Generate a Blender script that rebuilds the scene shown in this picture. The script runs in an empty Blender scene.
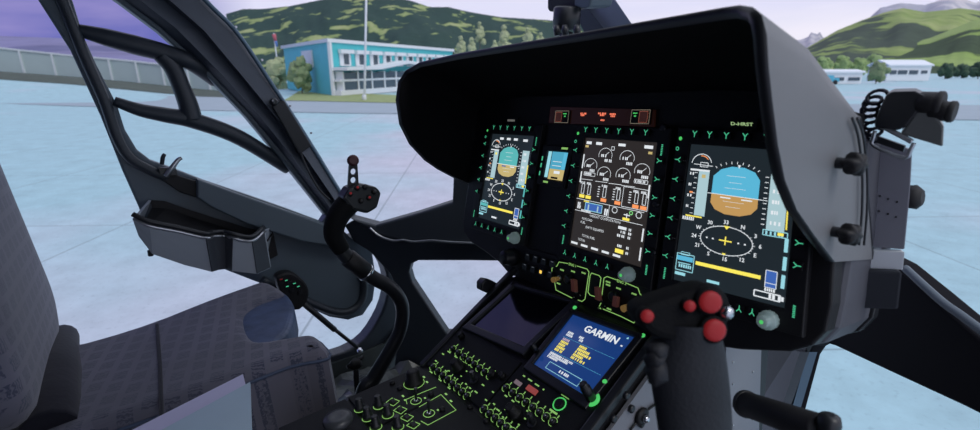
import bpy, bmesh, math, random
from mathutils import Vector, Matrix, noise
random.seed(7)
C = bpy.context.scene.collection
sc = bpy.context.scene
PI = math.pi
# ------------------------------------------------------------------ camera
F = 495.0
CW = Vector((0.56700, -0.65770, 1.06471))
CR = Vector((0.59105, 0.80281, -0.07851)).normalized()
CD = Vector((0.16443, -0.2152, -0.96263))
CF = CR.cross(CD).normalized(); CD = CF.cross(CR).normalized()
cam = bpy.data.cameras.new('camera'); co = bpy.data.objects.new('camera', cam); C.objects.link(co)
co.matrix_world = Matrix(((CR.x, -CD.x, -CF.x, CW.x), (CR.y, -CD.y, -CF.y, CW.y), (CR.z, -CD.z, -CF.z, CW.z), (0, 0, 0, 1)))
cam.sensor_width = 36; cam.lens = 36 * F / 980; cam.clip_start = .02; cam.clip_end = 5000
sc.camera = co
cam.dof.use_dof = True; cam.dof.focus_distance = 1.0; cam.dof.aperture_fstop = 5.0
def ray(x, y): return CR * ((x - 490) / F) + CD * ((y - 215) / F) + CF
def hit(x, y, n, d):
    n = Vector(n); r = ray(x, y); return CW + r * ((d - n.dot(CW)) / n.dot(r))
def X_(x, y, v): return hit(x, y, (1, 0, 0), v)
def Y_(x, y, v): return hit(x, y, (0, 1, 0), v)
def Z_(x, y, v): return hit(x, y, (0, 0, 1), v)
# instrument panel plane
th = math.radians(12); PS, PC = math.sin(th), math.cos(th)
PO = Vector((0, 0, .85)); PX = Vector((1, 0, 0)); PY = Vector((0, PS, PC)); PN = Vector((0, -PC, PS))
def P_(x, y, d=0.): return hit(x, y, PN, PN.dot(PO) + d)
# pedestal upper plane (28 deg)
ta = math.radians(28); GS, GC = math.sin(ta), math.cos(ta)
GO = Vector((-.0277, -.077, .65)); GY = Vector((0, GC, GS)); GN = Vector((0, -GS, GC))
def G_(x, y, d=0.): return hit(x, y, GN, GN.dot(GO) + d)
ZL = .537
# outdoor frame (the helicopter sits a few degrees off level on its stand)
k_ = math.hypot(F, 147)
OU = (CD * (-F / k_) + CF * (-147 / k_)).normalized()
OF = (CF * (F / k_) + CD * (-147 / k_)).normalized()
OR = CR.copy(); EYE = 2.8
def O(r, f, u=0.): return CW + OR * r + OF * f + OU * (u - EYE)
def gpx(x, y):
    p = hit(x, y, OU, OU.dot(CW) - EYE) - CW
    return p.dot(OR), p.dot(OF)
def upx(x, y, f):            # out-frame (r,u) of a pixel at forward distance f
    v = ray(x, y); s = f / v.dot(OF); return v.dot(OR) * s, v.dot(OU) * s + EYE
OM = Matrix((OR, OF, OU)).transposed()

# ------------------------------------------------------------------ materials
MATS = {}
def mat(name, col, rough=.5, metal=0., spec=.5, var=.0, vscale=20., bump=0., bscale=200., emit=None, es=1., noem=True, coat=0., alpha=None, sheen=0.):
    if name in MATS: return MATS[name]
    m = bpy.data.materials.new(name); m.use_nodes = True; nt = m.node_tree; N = nt.nodes; L = nt.links
    b = N['Principled BSDF']
    c4 = (*col, 1)
    b.inputs['Base Color'].default_value = c4; b.inputs['Roughness'].default_value = rough
    b.inputs['Metallic'].default_value = metal; b.inputs['Specular IOR Level'].default_value = spec
    b.inputs['Coat Weight'].default_value = coat
    if sheen: b.inputs['Sheen Weight'].default_value = sheen
    tc = N.new('ShaderNodeTexCoord')
    nz = N.new('ShaderNodeTexNoise'); nz.inputs['Scale'].default_value = vscale; nz.inputs['Detail'].default_value = 4
    L.new(tc.outputs['Object'], nz.inputs['Vector'])
    mx = N.new('ShaderNodeMix'); mx.data_type = 'RGBA'
    v = max(var, .04)
    mx.inputs[6].default_value = tuple(c * (1 - v) for c in col) + (1,)
    mx.inputs[7].default_value = tuple(min(1, c * (1 + v)) for c in col) + (1,)
    L.new(nz.outputs['Fac'], mx.inputs[0]); L.new(mx.outputs[2], b.inputs['Base Color'])
    if bump:
        n2 = N.new('ShaderNodeTexNoise'); n2.inputs['Scale'].default_value = bscale
        L.new(tc.outputs['Object'], n2.inputs['Vector'])
        bp = N.new('ShaderNodeBump'); bp.inputs['Strength'].default_value = bump; bp.inputs['Distance'].default_value = .002
        L.new(n2.outputs['Fac'], bp.inputs['Height']); L.new(bp.outputs['Normal'], b.inputs['Normal'])
    if emit:
        b.inputs['Emission Color'].default_value = (*emit, 1); b.inputs['Emission Strength'].default_value = es
        if noem: m.cycles.emission_sampling = 'NONE'
    if alpha is not None: b.inputs['Alpha'].default_value = alpha
    MATS[name] = m; return m
def em(name, col, s=1., noem=True):
    return mat(name, (.02, .02, .02), .4, emit=col, es=s, noem=noem)
blk = mat('black_plastic', (.010, .010, .012), .5, spec=.35, bump=.3, bscale=900)
blk2 = mat('satin_black', (.014, .016, .02), .38)
consm = mat('console_face_black', (.010, .011, .014), .6, spec=.25, bump=.2, bscale=600)
stickm = mat('matt_black_grip', (.005, .0055, .007), .75, spec=.15, bump=.3, bscale=400)
blkfelt = mat('black_flocked_lining', (.007, .007, .0085), .95, spec=.1, bump=.4, bscale=500)
frame = mat('dark_blue_grey_paint', (.085, .115, .145), .42, var=.12, vscale=6, bump=.25, bscale=700)
frame2 = mat('near_black_paint', (.026, .034, .046), .45, bump=.25, bscale=700)
edge = mat('blue_edge_light_and_paint', (.09, .15, .21), .35, metal=.2)  # holds the blue light along the pillar edge; own colour on the door strip
hoodm = mat('grey_textured_shell', (.17, .175, .185), .5, var=.1, vscale=5, bump=.35, bscale=1500)
greyp = mat('grey_panel_paint', (.20, .205, .235), .45, var=.1, vscale=8, bump=.15, bscale=400)
greyd = mat('dark_grey_paint', (.045, .05, .062), .45, var=.1, bump=.2, bscale=500)
pock = mat('grey_moulded_plastic', (.34, .38, .43), .4, var=.08, vscale=8)
steel = mat('brushed_steel', (.5, .52, .55), .3, metal=.9, var=.1)
chrome = mat('polished_metal', (.6, .62, .66), .15, metal=1.)
rubber = mat('black_rubber', (.012, .012, .014), .7)
redb = mat('red_button', (.22, .012, .016), .5, spec=.3, emit=(.8, .05, .06), es=.12)  # weak emission put into the colour brightens the red
gold = mat('brass_lever', (.75, .42, .14), .3, metal=.5, emit=(.7, .4, .12), es=.12)  # faint glow put into the brass; the lever is no lamp
brown = mat('reddish_guard', (.16, .06, .05), .5, emit=(.3, .1, .08), es=.08)  # slight emission put into the guard colour, though guards are no lamps
gl_green = em('backlight_green', (.10, .80, .18), .7)
gl_teal = em('backlight_teal_green', (.10, .80, .42), .62)
gl_lime = em('backlight_lime', (.42, .85, .22), .55)
gl_red = em('lit_red_legend', (1., .22, .12), 1.1)
gl_amber = em('lit_amber', (1., .62, .1), 1.2)
knobgrey = mat('grey_knob_face', (.22, .30, .31), .4, emit=(.3, .42, .42), es=.16)
W = em('screen_white', (.85, .9, .95), .9); CY = em('screen_cyan', (.12, .55, .8), .85); BR = em('screen_brown', (.62, .36, .12), .85)
YL = em('screen_yellow', (1., .84, .12), 1.); ORG = em('screen_orange', (1., .34, .12), 1.); BLU = em('screen_blue', (.06, .16, .55), .8)
TAPE = em('screen_tape', (.5, .72, .78), .8); LCY = em('screen_light_cyan', (.35, .75, .85), .9); TEAL = em('screen_teal', (.12, .55, .55), .85)
KHA = em('screen_khaki', (.7, .55, .22), .8); GRN = em('screen_green', (.3, .9, .3), .9); PNK = em('screen_pink', (.8, .6, .7), .7)
SCR = mat('screen_dark', (.008, .009, .011), .25, spec=.3, emit=(.014, .021, .027), es=1.)
SCR2 = mat('screen_dark_warm', (.008, .009, .011), .25, spec=.3, emit=(.026, .022, .021), es=1.)
SCR3 = mat('screen_deep_blue', (.01, .012, .02), .12, emit=(.010, .045, .20), es=.9, noem=False)
OFFS = mat('screen_off', (.004, .005, .009), .06, coat=.5)
# ------------------------------------------------------------------ object helpers
def tag(o, label=None, cat=None, group=None, kind=None):
    if label: o['label'] = label
    if cat: o['category'] = cat
    if group: o['group'] = group
    if kind: o['kind'] = kind
    return o
def empty(name, loc):
    o = bpy.data.objects.new(name, None); o.empty_display_size = .05; C.objects.link(o); o.location = loc; return o
class MB:
    """collects geometry in world coordinates with material slots"""
    def __init__(s): s.v = []; s.f = []; s.m = []; s.mats = []; s.sm = []
    def mi(s, m):
        if m not in s.mats: s.mats.append(m)
        return s.mats.index(m)
    def add(s, vs, fs, m, smooth=False):
        b = len(s.v); s.v += [Vector(p) for p in vs]; k = s.mi(m)
        for f in fs: s.f.append([b + i for i in f]); s.m.append(k); s.sm.append(smooth)
        return s
    def box(s, c, ax, ay, az, m):
        c = Vector(c); ax, ay, az = Vector(ax), Vector(ay), Vector(az)
        vs = [c + ax * i + ay * j + az * k for k in (-1, 1) for j in (-1, 1) for i in (-1, 1)]
        return s.add(vs, [(0, 2, 3, 1), (4, 5, 7, 6), (0, 1, 5, 4), (2, 6, 7, 3), (0, 4, 6, 2), (1, 3, 7, 5)], m)
    def prism(s, pts, off, m, smooth=False):
        """polygon pts extruded by vector off"""
        n = len(pts); off = Vector(off); pts = [Vector(p) for p in pts]
        vs = pts + [p + off for p in pts]
        fs = [list(range(n)), list(range(2 * n - 1, n - 1, -1))]
        s.add(vs, fs, m)
        b = [(i, i + n, (i + 1) % n + n, (i + 1) % n) for i in range(n)]
        base = len(s.v) - 2 * n; k = s.mi(m)
        for f in b: s.f.append([base + i for i in f]); s.m.append(k); s.sm.append(smooth)
        return s
    def lathe(s, c, axis, prof, m, seg=20, lobes=0, la=0.):
        """prof = [(radius, height)...] along axis from c"""
        c = Vector(c); a = Vector(axis).normalized(); t = a.orthogonal().normalized(); b = a.cross(t)
        vs = []; n = len(prof)
        for r, h in prof:
            for i in range(seg):
                an = 2 * PI * i / seg; rr = r * (1 + la * math.cos(lobes * an)) if lobes else r
                vs.append(c + a * h + (t * math.cos(an) + b * math.sin(an)) * rr)
        fs = []
        for j in range(n - 1):
            for i in range(seg): fs.append((j * seg + i, j * seg + (i + 1) % seg, (j + 1) * seg + (i + 1) % seg, (j + 1) * seg + i))
        s.add(vs, fs, m, True)
        base = len(s.v) - n * seg; k = s.mi(m)
        if prof[0][0] > 1e-5: s.f.append([base + i for i in range(seg)][::-1]); s.m.append(k); s.sm.append(False)
        if prof[-1][0] > 1e-5: s.f.append([base + (n - 1) * seg + i for i in range(seg)]); s.m.append(k); s.sm.append(False)
        return s
    def cyl(s, a, b, r, m, seg=16, r2=None):
        a = Vector(a); b = Vector(b); h = (b - a).length; q = min(r * .15, h * .2)
        r2 = r if r2 is None else r2
        return s.lathe(a, b - a, [(r - q, 0), (r, q), (r2, h - q), (r2 - q, h)], m, seg)
    def tube(s, pts, r, m, seg=12, sub=6, closed=False, flat=None):
        pts = [Vector(p) for p in pts]; n = len(pts)
        rs = r if isinstance(r, (list, tuple)) else [r] * n
        P = []; Rr = []
        if sub > 1 and n > 2:
            rng = n if closed else n - 1
            for i in range(rng):
                g = (lambda k: pts[k % n]) if closed else (lambda k: pts[max(0, min(n - 1, k))])
                p0, p1, p2, p3 = g(i - 1), g(i), g(i + 1), g(i + 2)
                for j in range(sub):
                    t = j / sub
                    P.append(.5 * (2 * p1 + (p2 - p0) * t + (2 * p0 - 5 * p1 + 4 * p2 - p3) * t * t + (3 * p1 - p0 - 3 * p2 + p3) * t ** 3))
                    Rr.append(rs[i] * (1 - t) + rs[(i + 1) % n] * t)
            if not closed: P.append(pts[-1]); Rr.append(rs[-1])
        else: P = pts; Rr = list(rs)
        N = len(P); vs = []; ref = None
        for i in range(N):
            if closed: d = P[(i + 1) % N] - P[i - 1]
            else: d = P[min(i + 1, N - 1)] - P[max(i - 1, 0)]
            if d.length < 1e-9: d = Vector((0, 0, 1))
            d.normalize()
            if ref is None: ref = d.orthogonal().normalized()
            ref = (ref - d * ref.dot(d)).normalized(); b = d.cross(ref)
            for k in range(seg):
                an = 2 * PI * k / seg
                vs.append(P[i] + (ref * math.cos(an) + b * math.sin(an)) * Rr[i])
        fs = []
        for i in range(N if closed else N - 1):
            for k in range(seg):
                a0 = i * seg; a1 = ((i + 1) % N) * seg
                fs.append((a0 + k, a0 + (k + 1) % seg, a1 + (k + 1) % seg, a1 + k))
        s.add(vs, fs, m, True)
        if not closed:
            base = len(s.v) - N * seg; k0 = s.mi(m)
            s.f.append([base + i for i in range(seg)][::-1]); s.m.append(k0); s.sm.append(False)
            s.f.append([base + (N - 1) * seg + i for i in range(seg)]); s.m.append(k0); s.sm.append(False)
        return s
    def grid(s, rows, m, smooth=True, wrap=False):
        nr = len(rows); nc = len(rows[0]); vs = [p for r in rows for p in r]; fs = []
        for i in range(nr - 1):
            for j in range(nc if wrap else nc - 1):
                fs.append((i * nc + j, i * nc + (j + 1) % nc, (i + 1) * nc + (j + 1) % nc, (i + 1) * nc + j))
        return s.add(vs, fs, m, smooth)
    def mesh_of(s, me, M, m):
        return s.add([M @ v.co for v in me.vertices], [list(p.vertices) for p in me.polygons], m)
    def build(s, name, parent=None, bevel=0., solid=0., weld=False, origin=None):
        me = bpy.data.meshes.new(name)
        if parent is not None: L = parent_loc(parent)
        elif origin is not None: L = Vector(origin)
        else:
            mn = Vector((min(v.x for v in s.v), min(v.y for v in s.v), min(v.z for v in s.v))); mx = Vector((max(v.x for v in s.v), max(v.y for v in s.v), max(v.z for v in s.v)))
            L = Vector(((mn.x + mx.x) / 2, (mn.y + mx.y) / 2, mn.z))
        me.from_pydata([v - L for v in s.v], [], s.f)
        for i, p in enumerate(me.polygons): p.material_index = s.m[i]; p.use_smooth = s.sm[i]
        for m in s.mats: me.materials.append(m)
        bm = bmesh.new(); bm.from_mesh(me)
        if weld: bmesh.ops.remove_doubles(bm, verts=bm.verts, dist=1e-5)
        bmesh.ops.recalc_face_normals(bm, faces=bm.faces)
        bm.to_mesh(me); bm.free(); me.update()
        o = bpy.data.objects.new(name, me); C.objects.link(o)
        if parent is not None: o.parent = parent
        else: o.location = L
        if solid:
            md = o.modifiers.new('thick', 'SOLIDIFY'); md.thickness = solid; md.offset = 0
        if bevel:
            md = o.modifiers.new('bevel', 'BEVEL'); md.width = bevel; md.segments = 2; md.limit_method = 'ANGLE'; md.angle_limit = math.radians(35)
        return o
def parent_loc(p):
    L = Vector((0, 0, 0))
    while p is not None: L += p.location; p = p.parent
    return L
_tc = {}
def text_mesh(t, bold=0.):
    k = (t, bold)
    if k in _tc: return _tc[k]
    cu = bpy.data.curves.new('t', 'FONT'); cu.body = t; cu.align_x = 'CENTER'; cu.align_y = 'CENTER'; cu.offset = bold; cu.resolution_u = 2
    o = bpy.data.objects.new('t', cu); C.objects.link(o); bpy.context.view_layer.update()
    me = bpy.data.meshes.new_from_object(o.evaluated_get(bpy.context.evaluated_depsgraph_get()))
    bpy.data.objects.remove(o); bpy.data.curves.remove(cu)
    vs = [(v.co.x, v.co.y) for v in me.vertices]; fs = [list(p.vertices) for p in me.polygons]; bpy.data.meshes.remove(me)
    _tc[k] = (vs, fs); return _tc[k]
def smooth_poly(pts, sub=5, closed=True):
    n = len(pts); P = []
    pts = [Vector(p) for p in pts]
    for i in range(n):
        p0, p1, p2, p3 = pts[i - 1], pts[i], pts[(i + 1) % n], pts[(i + 2) % n]
        for j in range(sub):
            t = j / sub
            P.append(.5 * (2 * p1 + (p2 - p0) * t + (2 * p0 - 5 * p1 + 4 * p2 - p3) * t * t + (3 * p1 - p0 - 3 * p2 + p3) * t ** 3))
    return P
def curve_prism(mb, outl, holes, Fm, thick, m, bev=0., res=2):
    """outlines lie in a plane: Fm = (origin, ax, ay, an); polygons with holes become a solid slab, rounded by bev"""
    og, ax, ay, an = [Vector(q) for q in Fm]
    cu = bpy.data.curves.new('c', 'CURVE'); cu.dimensions = '2D'; cu.fill_mode = 'BOTH'
    cu.extrude = max(thick / 2 - bev, 0.0001); cu.bevel_depth = bev; cu.bevel_resolution = res; cu.offset = -bev
    for pl in [outl] + holes:
        sp = cu.splines.new('POLY'); sp.points.add(len(pl) - 1)
        for i, p in enumerate(pl):
            d = Vector(p) - og; sp.points[i].co = (d.dot(ax), d.dot(ay), 0, 1)
        sp.use_cyclic_u = True
    o = bpy.data.objects.new('c', cu); C.objects.link(o); bpy.context.view_layer.update()
    me = bpy.data.meshes.new_from_object(o.evaluated_get(bpy.context.evaluated_depsgraph_get()))
    bpy.data.objects.remove(o); bpy.data.curves.remove(cu)
    vs = [og + ax * v.co.x + ay * v.co.y + an * v.co.z for v in me.vertices]
    mb.add(vs, [list(p.vertices) for p in me.polygons], m, False); bpy.data.meshes.remove(me)
    return mb
FD = lambda X: (Vector((X, 0, 0)), Vector((0, 1, 0)), Vector((0, 0, 1)), Vector((1, 0, 0)))
def rr(u0, v0, u1, v1, r, n=5):
    out = []
    for cx, cy, a0 in ((u1 - r, v1 - r, 0), (u0 + r, v1 - r, 90), (u0 + r, v0 + r, 180), (u1 - r, v0 + r, 270)):
        for i in range(n + 1):
            a = math.radians(a0 + 90 * i / n); out.append((cx + r * math.cos(a), cy + r * math.sin(a)))
    return out
# drawing on a screen-like surface: unit coords u right, v down
class Draw:
    def __init__(s, quad, normal, w, h):
        s.q = [Vector(p) for p in quad]; s.n = Vector(normal); s.w = w; s.h = h; s.mb = MB(); s.l = .0004
    def at(s, u, v, d=0.):
        a, b, c, e = s.q     # TL TR BR BL
        return (a * (1 - u) + b * u) * (1 - v) + (e * (1 - u) + c * u) * v + s.n * d
    def poly(s, pts, m, d=None):
        s.l += .00001
        s.mb.add([s.at(u, v, s.l if d is None else d) for u, v in pts], [list(range(len(pts)))], m); return s
    def rect(s, u0, v0, u1, v1, m): return s.poly([(u0, v0), (u1, v0), (u1, v1), (u0, v1)], m)
    def line(s, u0, v0, u1, v1, t, m):       # t in metres
        du = (u1 - u0) * s.w; dv = (v1 - v0) * s.h; L = math.hypot(du, dv) or 1
        nx, ny = -dv / L * t / 2 / s.w, du / L * t / 2 / s.h
        return s.poly([(u0 + nx, v0 + ny), (u1 + nx, v1 + ny), (u1 - nx, v1 - ny), (u0 - nx, v0 - ny)], m)
    def frame(s, u0, v0, u1, v1, t, m):
        for a in ((u0, v0, u1, v0), (u1, v0, u1, v1), (u1, v1, u0, v1), (u0, v1, u0, v0)): s.line(*a, t, m)
        return s
    def arc(s, u, v, ru, rv, a0, a1, t, m, n=20):   # ru in fraction of w, rv in fraction of h, t metres; degrees, 0 = right, 90 = up
        s.l += .00001
        pts = []; fs = []
        for i in range(n + 1):
            a = math.radians(a0 + (a1 - a0) * i / n); c_, s_ = math.cos(a), math.sin(a)
            for sg in (-1, 1):
                pts.append(s.at(u + (ru + sg * t / 2 / s.w) * c_, v - (rv + sg * t / 2 / s.h) * s_, s.l))
        for i in range(n): fs.append((2 * i, 2 * i + 1, 2 * i + 3, 2 * i + 2))
        s.mb.add(pts, fs, m); return s
    def text(s, t, u, v, size, m, bold=.0, sx=1.):    # size = letter body height in metres
        s.l += .00001
        vs, fs = text_mesh(t, bold)
        s.mb.add([s.at(u + x * size * sx / s.w, v - y * size / s.h, s.l) for x, y in vs], fs, m); return s
    def dash(s, u, v, n, size, m, seed=0):            # a tiny unreadable row of characters
        rnd = random.Random(seed + int(u * 997 + v * 7919)); x = u
        for i in range(n):
            wd = size * rnd.uniform(.35, .6) / s.w
            s.rect(x, v - size * .5 / s.h, x + wd, v + size * .5 / s.h, m); x += wd + size * .2 / s.w
            if rnd.random() < .12: x += size * .4 / s.w
        return s
# ================================================================== OUTDOORS
def upos(px_, py_, f): r, u = upx(px_, py_, f); return O(r, f, u)
def sstep(x): x = max(0, min(1, x)); return x * x * (3 - 2 * x)
FENCE = []
for x, yb, yt, f in ((-60, 67, 41.5, 74), (0, 72.5, 47.4, 74), (70, 77.5, 55, 74), (130, 83, 60.5, 73), (187, 89, 67, 71), (232, 93, 71, 69)):
    r, ub = upx(x, yb, f); _, ut = upx(x, yt, f); FENCE.append((r, f, ub, ut))
def gh(r, f):
    if f < 5: return 0.
    q = r / f; K = [(a[0] / a[1], a[2]) for a in FENCE]
    if q <= K[0][0]: h = K[0][1]
    elif q >= K[-1][0]: h = K[-1][1] * max(0, 1 - (q - K[-1][0]) / .12)
    else:
        for (q0, h0), (q1, h1) in zip(K, K[1:]):
            if q0 <= q <= q1: h = h0 + (h1 - h0) * (q - q0) / (q1 - q0); break
    return (h - .05) * sstep((f - 40) / 26)
def nodes_of(m): return m.node_tree.nodes, m.node_tree.links, m.node_tree.nodes['Principled BSDF']
# concrete apron
conc = mat('apron_concrete', (.5, .52, .56), .75, spec=.3)
N, L, b = nodes_of(conc)
tc = N['Texture Coordinate']
n1 = N.new('ShaderNodeTexNoise'); n1.inputs['Scale'].default_value = .09; n1.inputs['Detail'].default_value = 3
n2 = N.new('ShaderNodeTexNoise'); n2.inputs['Scale'].default_value = 1.6; n2.inputs['Detail'].default_value = 8; n2.inputs['Roughness'].default_value = .7
n3 = N.new('ShaderNodeTexNoise'); n3.inputs['Scale'].default_value = 16; n3.inputs['Detail'].default_value = 4
for n in (n1, n2, n3): L.new(tc.outputs['Object'], n.inputs['Vector'])
r1 = N.new('ShaderNodeValToRGB'); r1.color_ramp.elements[0].position = .38; r1.color_ramp.elements[1].position = .62
r1.color_ramp.elements[0].color = (.40, .60, .65, 1); r1.color_ramp.elements[1].color = (.60, .58, .66, 1); sx_ = N.new('ShaderNodeSeparateXYZ'); L.new(tc.outputs['Object'], sx_.inputs[0])
ab_ = N.new('ShaderNodeMapRange'); ab_.inputs[1].default_value = -9; ab_.inputs[2].default_value = -2.5; ab_.inputs[3].default_value = -.16; ab_.inputs[4].default_value = .10; L.new(sx_.outputs['X'], ab_.inputs[0])
a2_ = N.new('ShaderNodeMapRange'); a2_.inputs[1].default_value = .8; a2_.inputs[2].default_value = 3.; a2_.inputs[3].default_value = 0; a2_.inputs[4].default_value = .24; L.new(sx_.outputs['X'], a2_.inputs[0])
ad_ = N.new('ShaderNodeMath'); L.new(n1.outputs['Fac'], ad_.inputs[0]); L.new(ab_.outputs[0], ad_.inputs[1])
ae_ = N.new('ShaderNodeMath'); ae_.operation = 'SUBTRACT'; L.new(ad_.outputs[0], ae_.inputs[0]); L.new(a2_.outputs[0], ae_.inputs[1])
L.new(ae_.outputs[0], r1.inputs[0])  # cyan-to-lavender shift across the apron carries the projector's tint in the colour
r2 = N.new('ShaderNodeValToRGB'); r2.color_ramp.elements[0].color = (.72, .72, .72, 1); r2.color_ramp.elements[1].color = (1.12, 1.12, 1.12, 1)
r2.color_ramp.elements[0].position = .3; r2.color_ramp.elements[1].position = .7; L.new(n2.outputs['Fac'], r2.inputs[0])
r3 = N.new('ShaderNodeValToRGB'); r3.color_ramp.elements[0].color = (.7, .72, .74, 1); r3.color_ramp.elements[1].color = (1, 1, 1, 1)
r3.color_ramp.elements[0].position = .30; r3.color_ramp.elements[1].position = .42; L.new(n3.outputs['Fac'], r3.inputs[0])
m1 = N.new('ShaderNodeMix'); m1.data_type = 'RGBA'; m1.blend_type = 'MULTIPLY'; m1.inputs[0].default_value = .6
m2 = N.new('ShaderNodeMix'); m2.data_type = 'RGBA'; m2.blend_type = 'MULTIPLY'; m2.inputs[0].default_value = .5
L.new(r1.outputs[0], m1.inputs[6]); L.new(r2.outputs[0], m1.inputs[7]); L.new(m1.outputs[2], m2.inputs[6]); L.new(r3.outputs[0], m2.inputs[7])
# slab joints
br = N.new('ShaderNodeTexBrick'); br.offset = 0; br.inputs['Scale'].default_value = 1; br.inputs['Mortar Size'].default_value = .018
br.inputs['Brick Width'].default_value = 4.6; br.inputs['Row Height'].default_value = 4.6; br.inputs['Mortar Smooth'].default_value = .3
mp = N.new('ShaderNodeMapping'); mp.inputs['Rotation'].default_value = (0, 0, math.radians(-2)); mp.inputs['Location'].default_value = (1.9, .2, 0)
L.new(tc.outputs['Object'], mp.inputs[0]); L.new(mp.outputs[0], br.inputs['Vector'])
m3 = N.new('ShaderNodeMix'); m3.data_type = 'RGBA'
ml = N.new('ShaderNodeMath'); ml.operation = 'MULTIPLY'; ml.inputs[1].default_value = .55
L.new(br.outputs['Fac'], ml.inputs[0]); L.new(ml.outputs[0], m3.inputs[0]); L.new(m2.outputs[2], m3.inputs[6]); m3.inputs[7].default_value = (.16, .2, .22, 1)
L.new(m3.outputs[2], b.inputs['Base Color'])
for l in list(b.inputs['Normal'].links): L.remove(l)

def outobj(name, mb, **k):
    """outdoor objects carry the outdoor frame as their rotation"""
    me = bpy.data.meshes.new(name)
    inv = OM.inverted(); og = O(0, 0, 0)
    me.from_pydata([inv @ (v - og) for v in mb.v], [], mb.f)
    for i, p in enumerate(me.polygons): p.material_index = mb.m[i]; p.use_smooth = mb.sm[i]
    for m in mb.mats: me.materials.append(m)
    o = bpy.data.objects.new(name, me); C.objects.link(o)
    o.matrix_world = Matrix.Translation(og) @ OM.to_4x4()
    return o
g = MB()
rs = [-420, -300, -220, -160, -120] + [-100 + 2.5 * i for i in range(40)] + [0, 4, 8, 14, 20, 30, 45, 60, 80, 110, 150, 200, 300, 450, 600]
fs_ = [-30, -15, -5, 0, 5, 10, 15, 20, 26, 32] + [36 + 3 * i for i in range(16)] + [90, 110, 140, 180, 240, 320, 420, 600]
g.grid([[O(r, f, gh(r, f)) for r in rs] for f in fs_], conc)
ground = outobj('floor_apron', g); tag(ground, 'pale concrete apron with slab joints around the helicopter', kind='structure')
# darker taxi lane strip in front of the buildings
asph = mat('taxiway_asphalt', (.33, .40, .45), .8, var=.08, vscale=.5)
g = MB()
f0, f1 = 33, 46
g.grid([[O(r, f + (r + 15) * (-.33 if r < -15 else -.12), gh(r, f) + .03) for r in [-60, -50, -40, -30, -20, -10, 0, 10, 20, 40]] for f in (f0, 36, 39, 42, f1)], asph)
tag(outobj('taxiway', g), 'darker grey taxiway strip crossing before the terminal', kind='structure')
grass = mat('grass_green', (.28, .34, .14), .9, var=.35, vscale=1.5)
g = MB()
a0 = gpx(296, 92.5); a1 = gpx(420, 98.5)
pts = [gpx(284, 101), gpx(420, 104), gpx(420, 96.8), gpx(300, 91)]
g.add([O(r, f, .06) for r, f in pts], [(0, 1, 2, 3)], grass)
pass
tag(outobj('lawn', g), 'strip of green lawn in front of the turquoise terminal', 'lawn', kind='stuff')
# grass verge and fence at the left
vergem = mat('dark_verge_grass', (.07, .09, .07), .9, var=.4, vscale=.8)
g = MB()
rows = [[], [], [], []]
for i in range(25):
    k = i / 24 * (len(FENCE) - 1); i0 = min(int(k), len(FENCE) - 2); w_ = k - i0
    a_ = [FENCE[i0][j] * (1 - w_) + FENCE[i0 + 1][j] * w_ for j in range(4)]
    for j, dd in enumerate((17, 11, 5, .3)):
        s_ = (a_[1] - dd) / a_[1]; rows[j].append(O(a_[0] * s_, a_[1] - dd, gh(a_[0] * s_, a_[1] - dd) + .22 - .06 * (j == 0) * 3))
g.grid(rows, vergem, False)
# body under the bank so that it rests in the apron
tag(outobj('verge', g), 'dark grass bank below the long pale wall at left', 'verge', kind='stuff')
wallm = mat('pale_wall_panels', (.40, .50, .50), .7, var=.06, vscale=.6)
postm = mat('wall_posts', (.62, .68, .70), .6)
fr = empty('boundary_fence', O(FENCE[2][0], FENCE[2][1], FENCE[2][2]))
g = MB(); gp = []
def finterp(t):
    k = t * (len(FENCE) - 1); i = min(int(k), len(FENCE) - 2); q = k - i
    return [FENCE[i][j] * (1 - q) + FENCE[i + 1][j] * q for j in range(4)]
nb = 11
for i in range(nb):
    a = finterp(i / nb); b_ = finterp((i + 1) / nb)
    P = [O(a[0], a[1], a[2] - .1), O(b_[0], b_[1], b_[2] - .1), O(b_[0], b_[1], b_[3]), O(a[0], a[1], a[3])]
    q = MB(); q.prism(P, OF * .25, wallm); q.build('wall_panel', fr)
    q = MB(); q.box(O(a[0], a[1] - .08, (a[2] + a[3]) / 2), OR * .13, OF * .1, OU * ((a[3] - a[2]) / 2 + .1), postm); q.build('post', fr)
q = MB(); q.grid([[O(*finterp(i / 10)[:2], finterp(i / 10)[3]) + OF * d for i in range(11)] for d in (-.15, .35)], postm, False)
q.build('coping', fr, solid=.2)
tag(fr, 'long pale panelled boundary fence seen through the left door window', 'fence')
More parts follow.
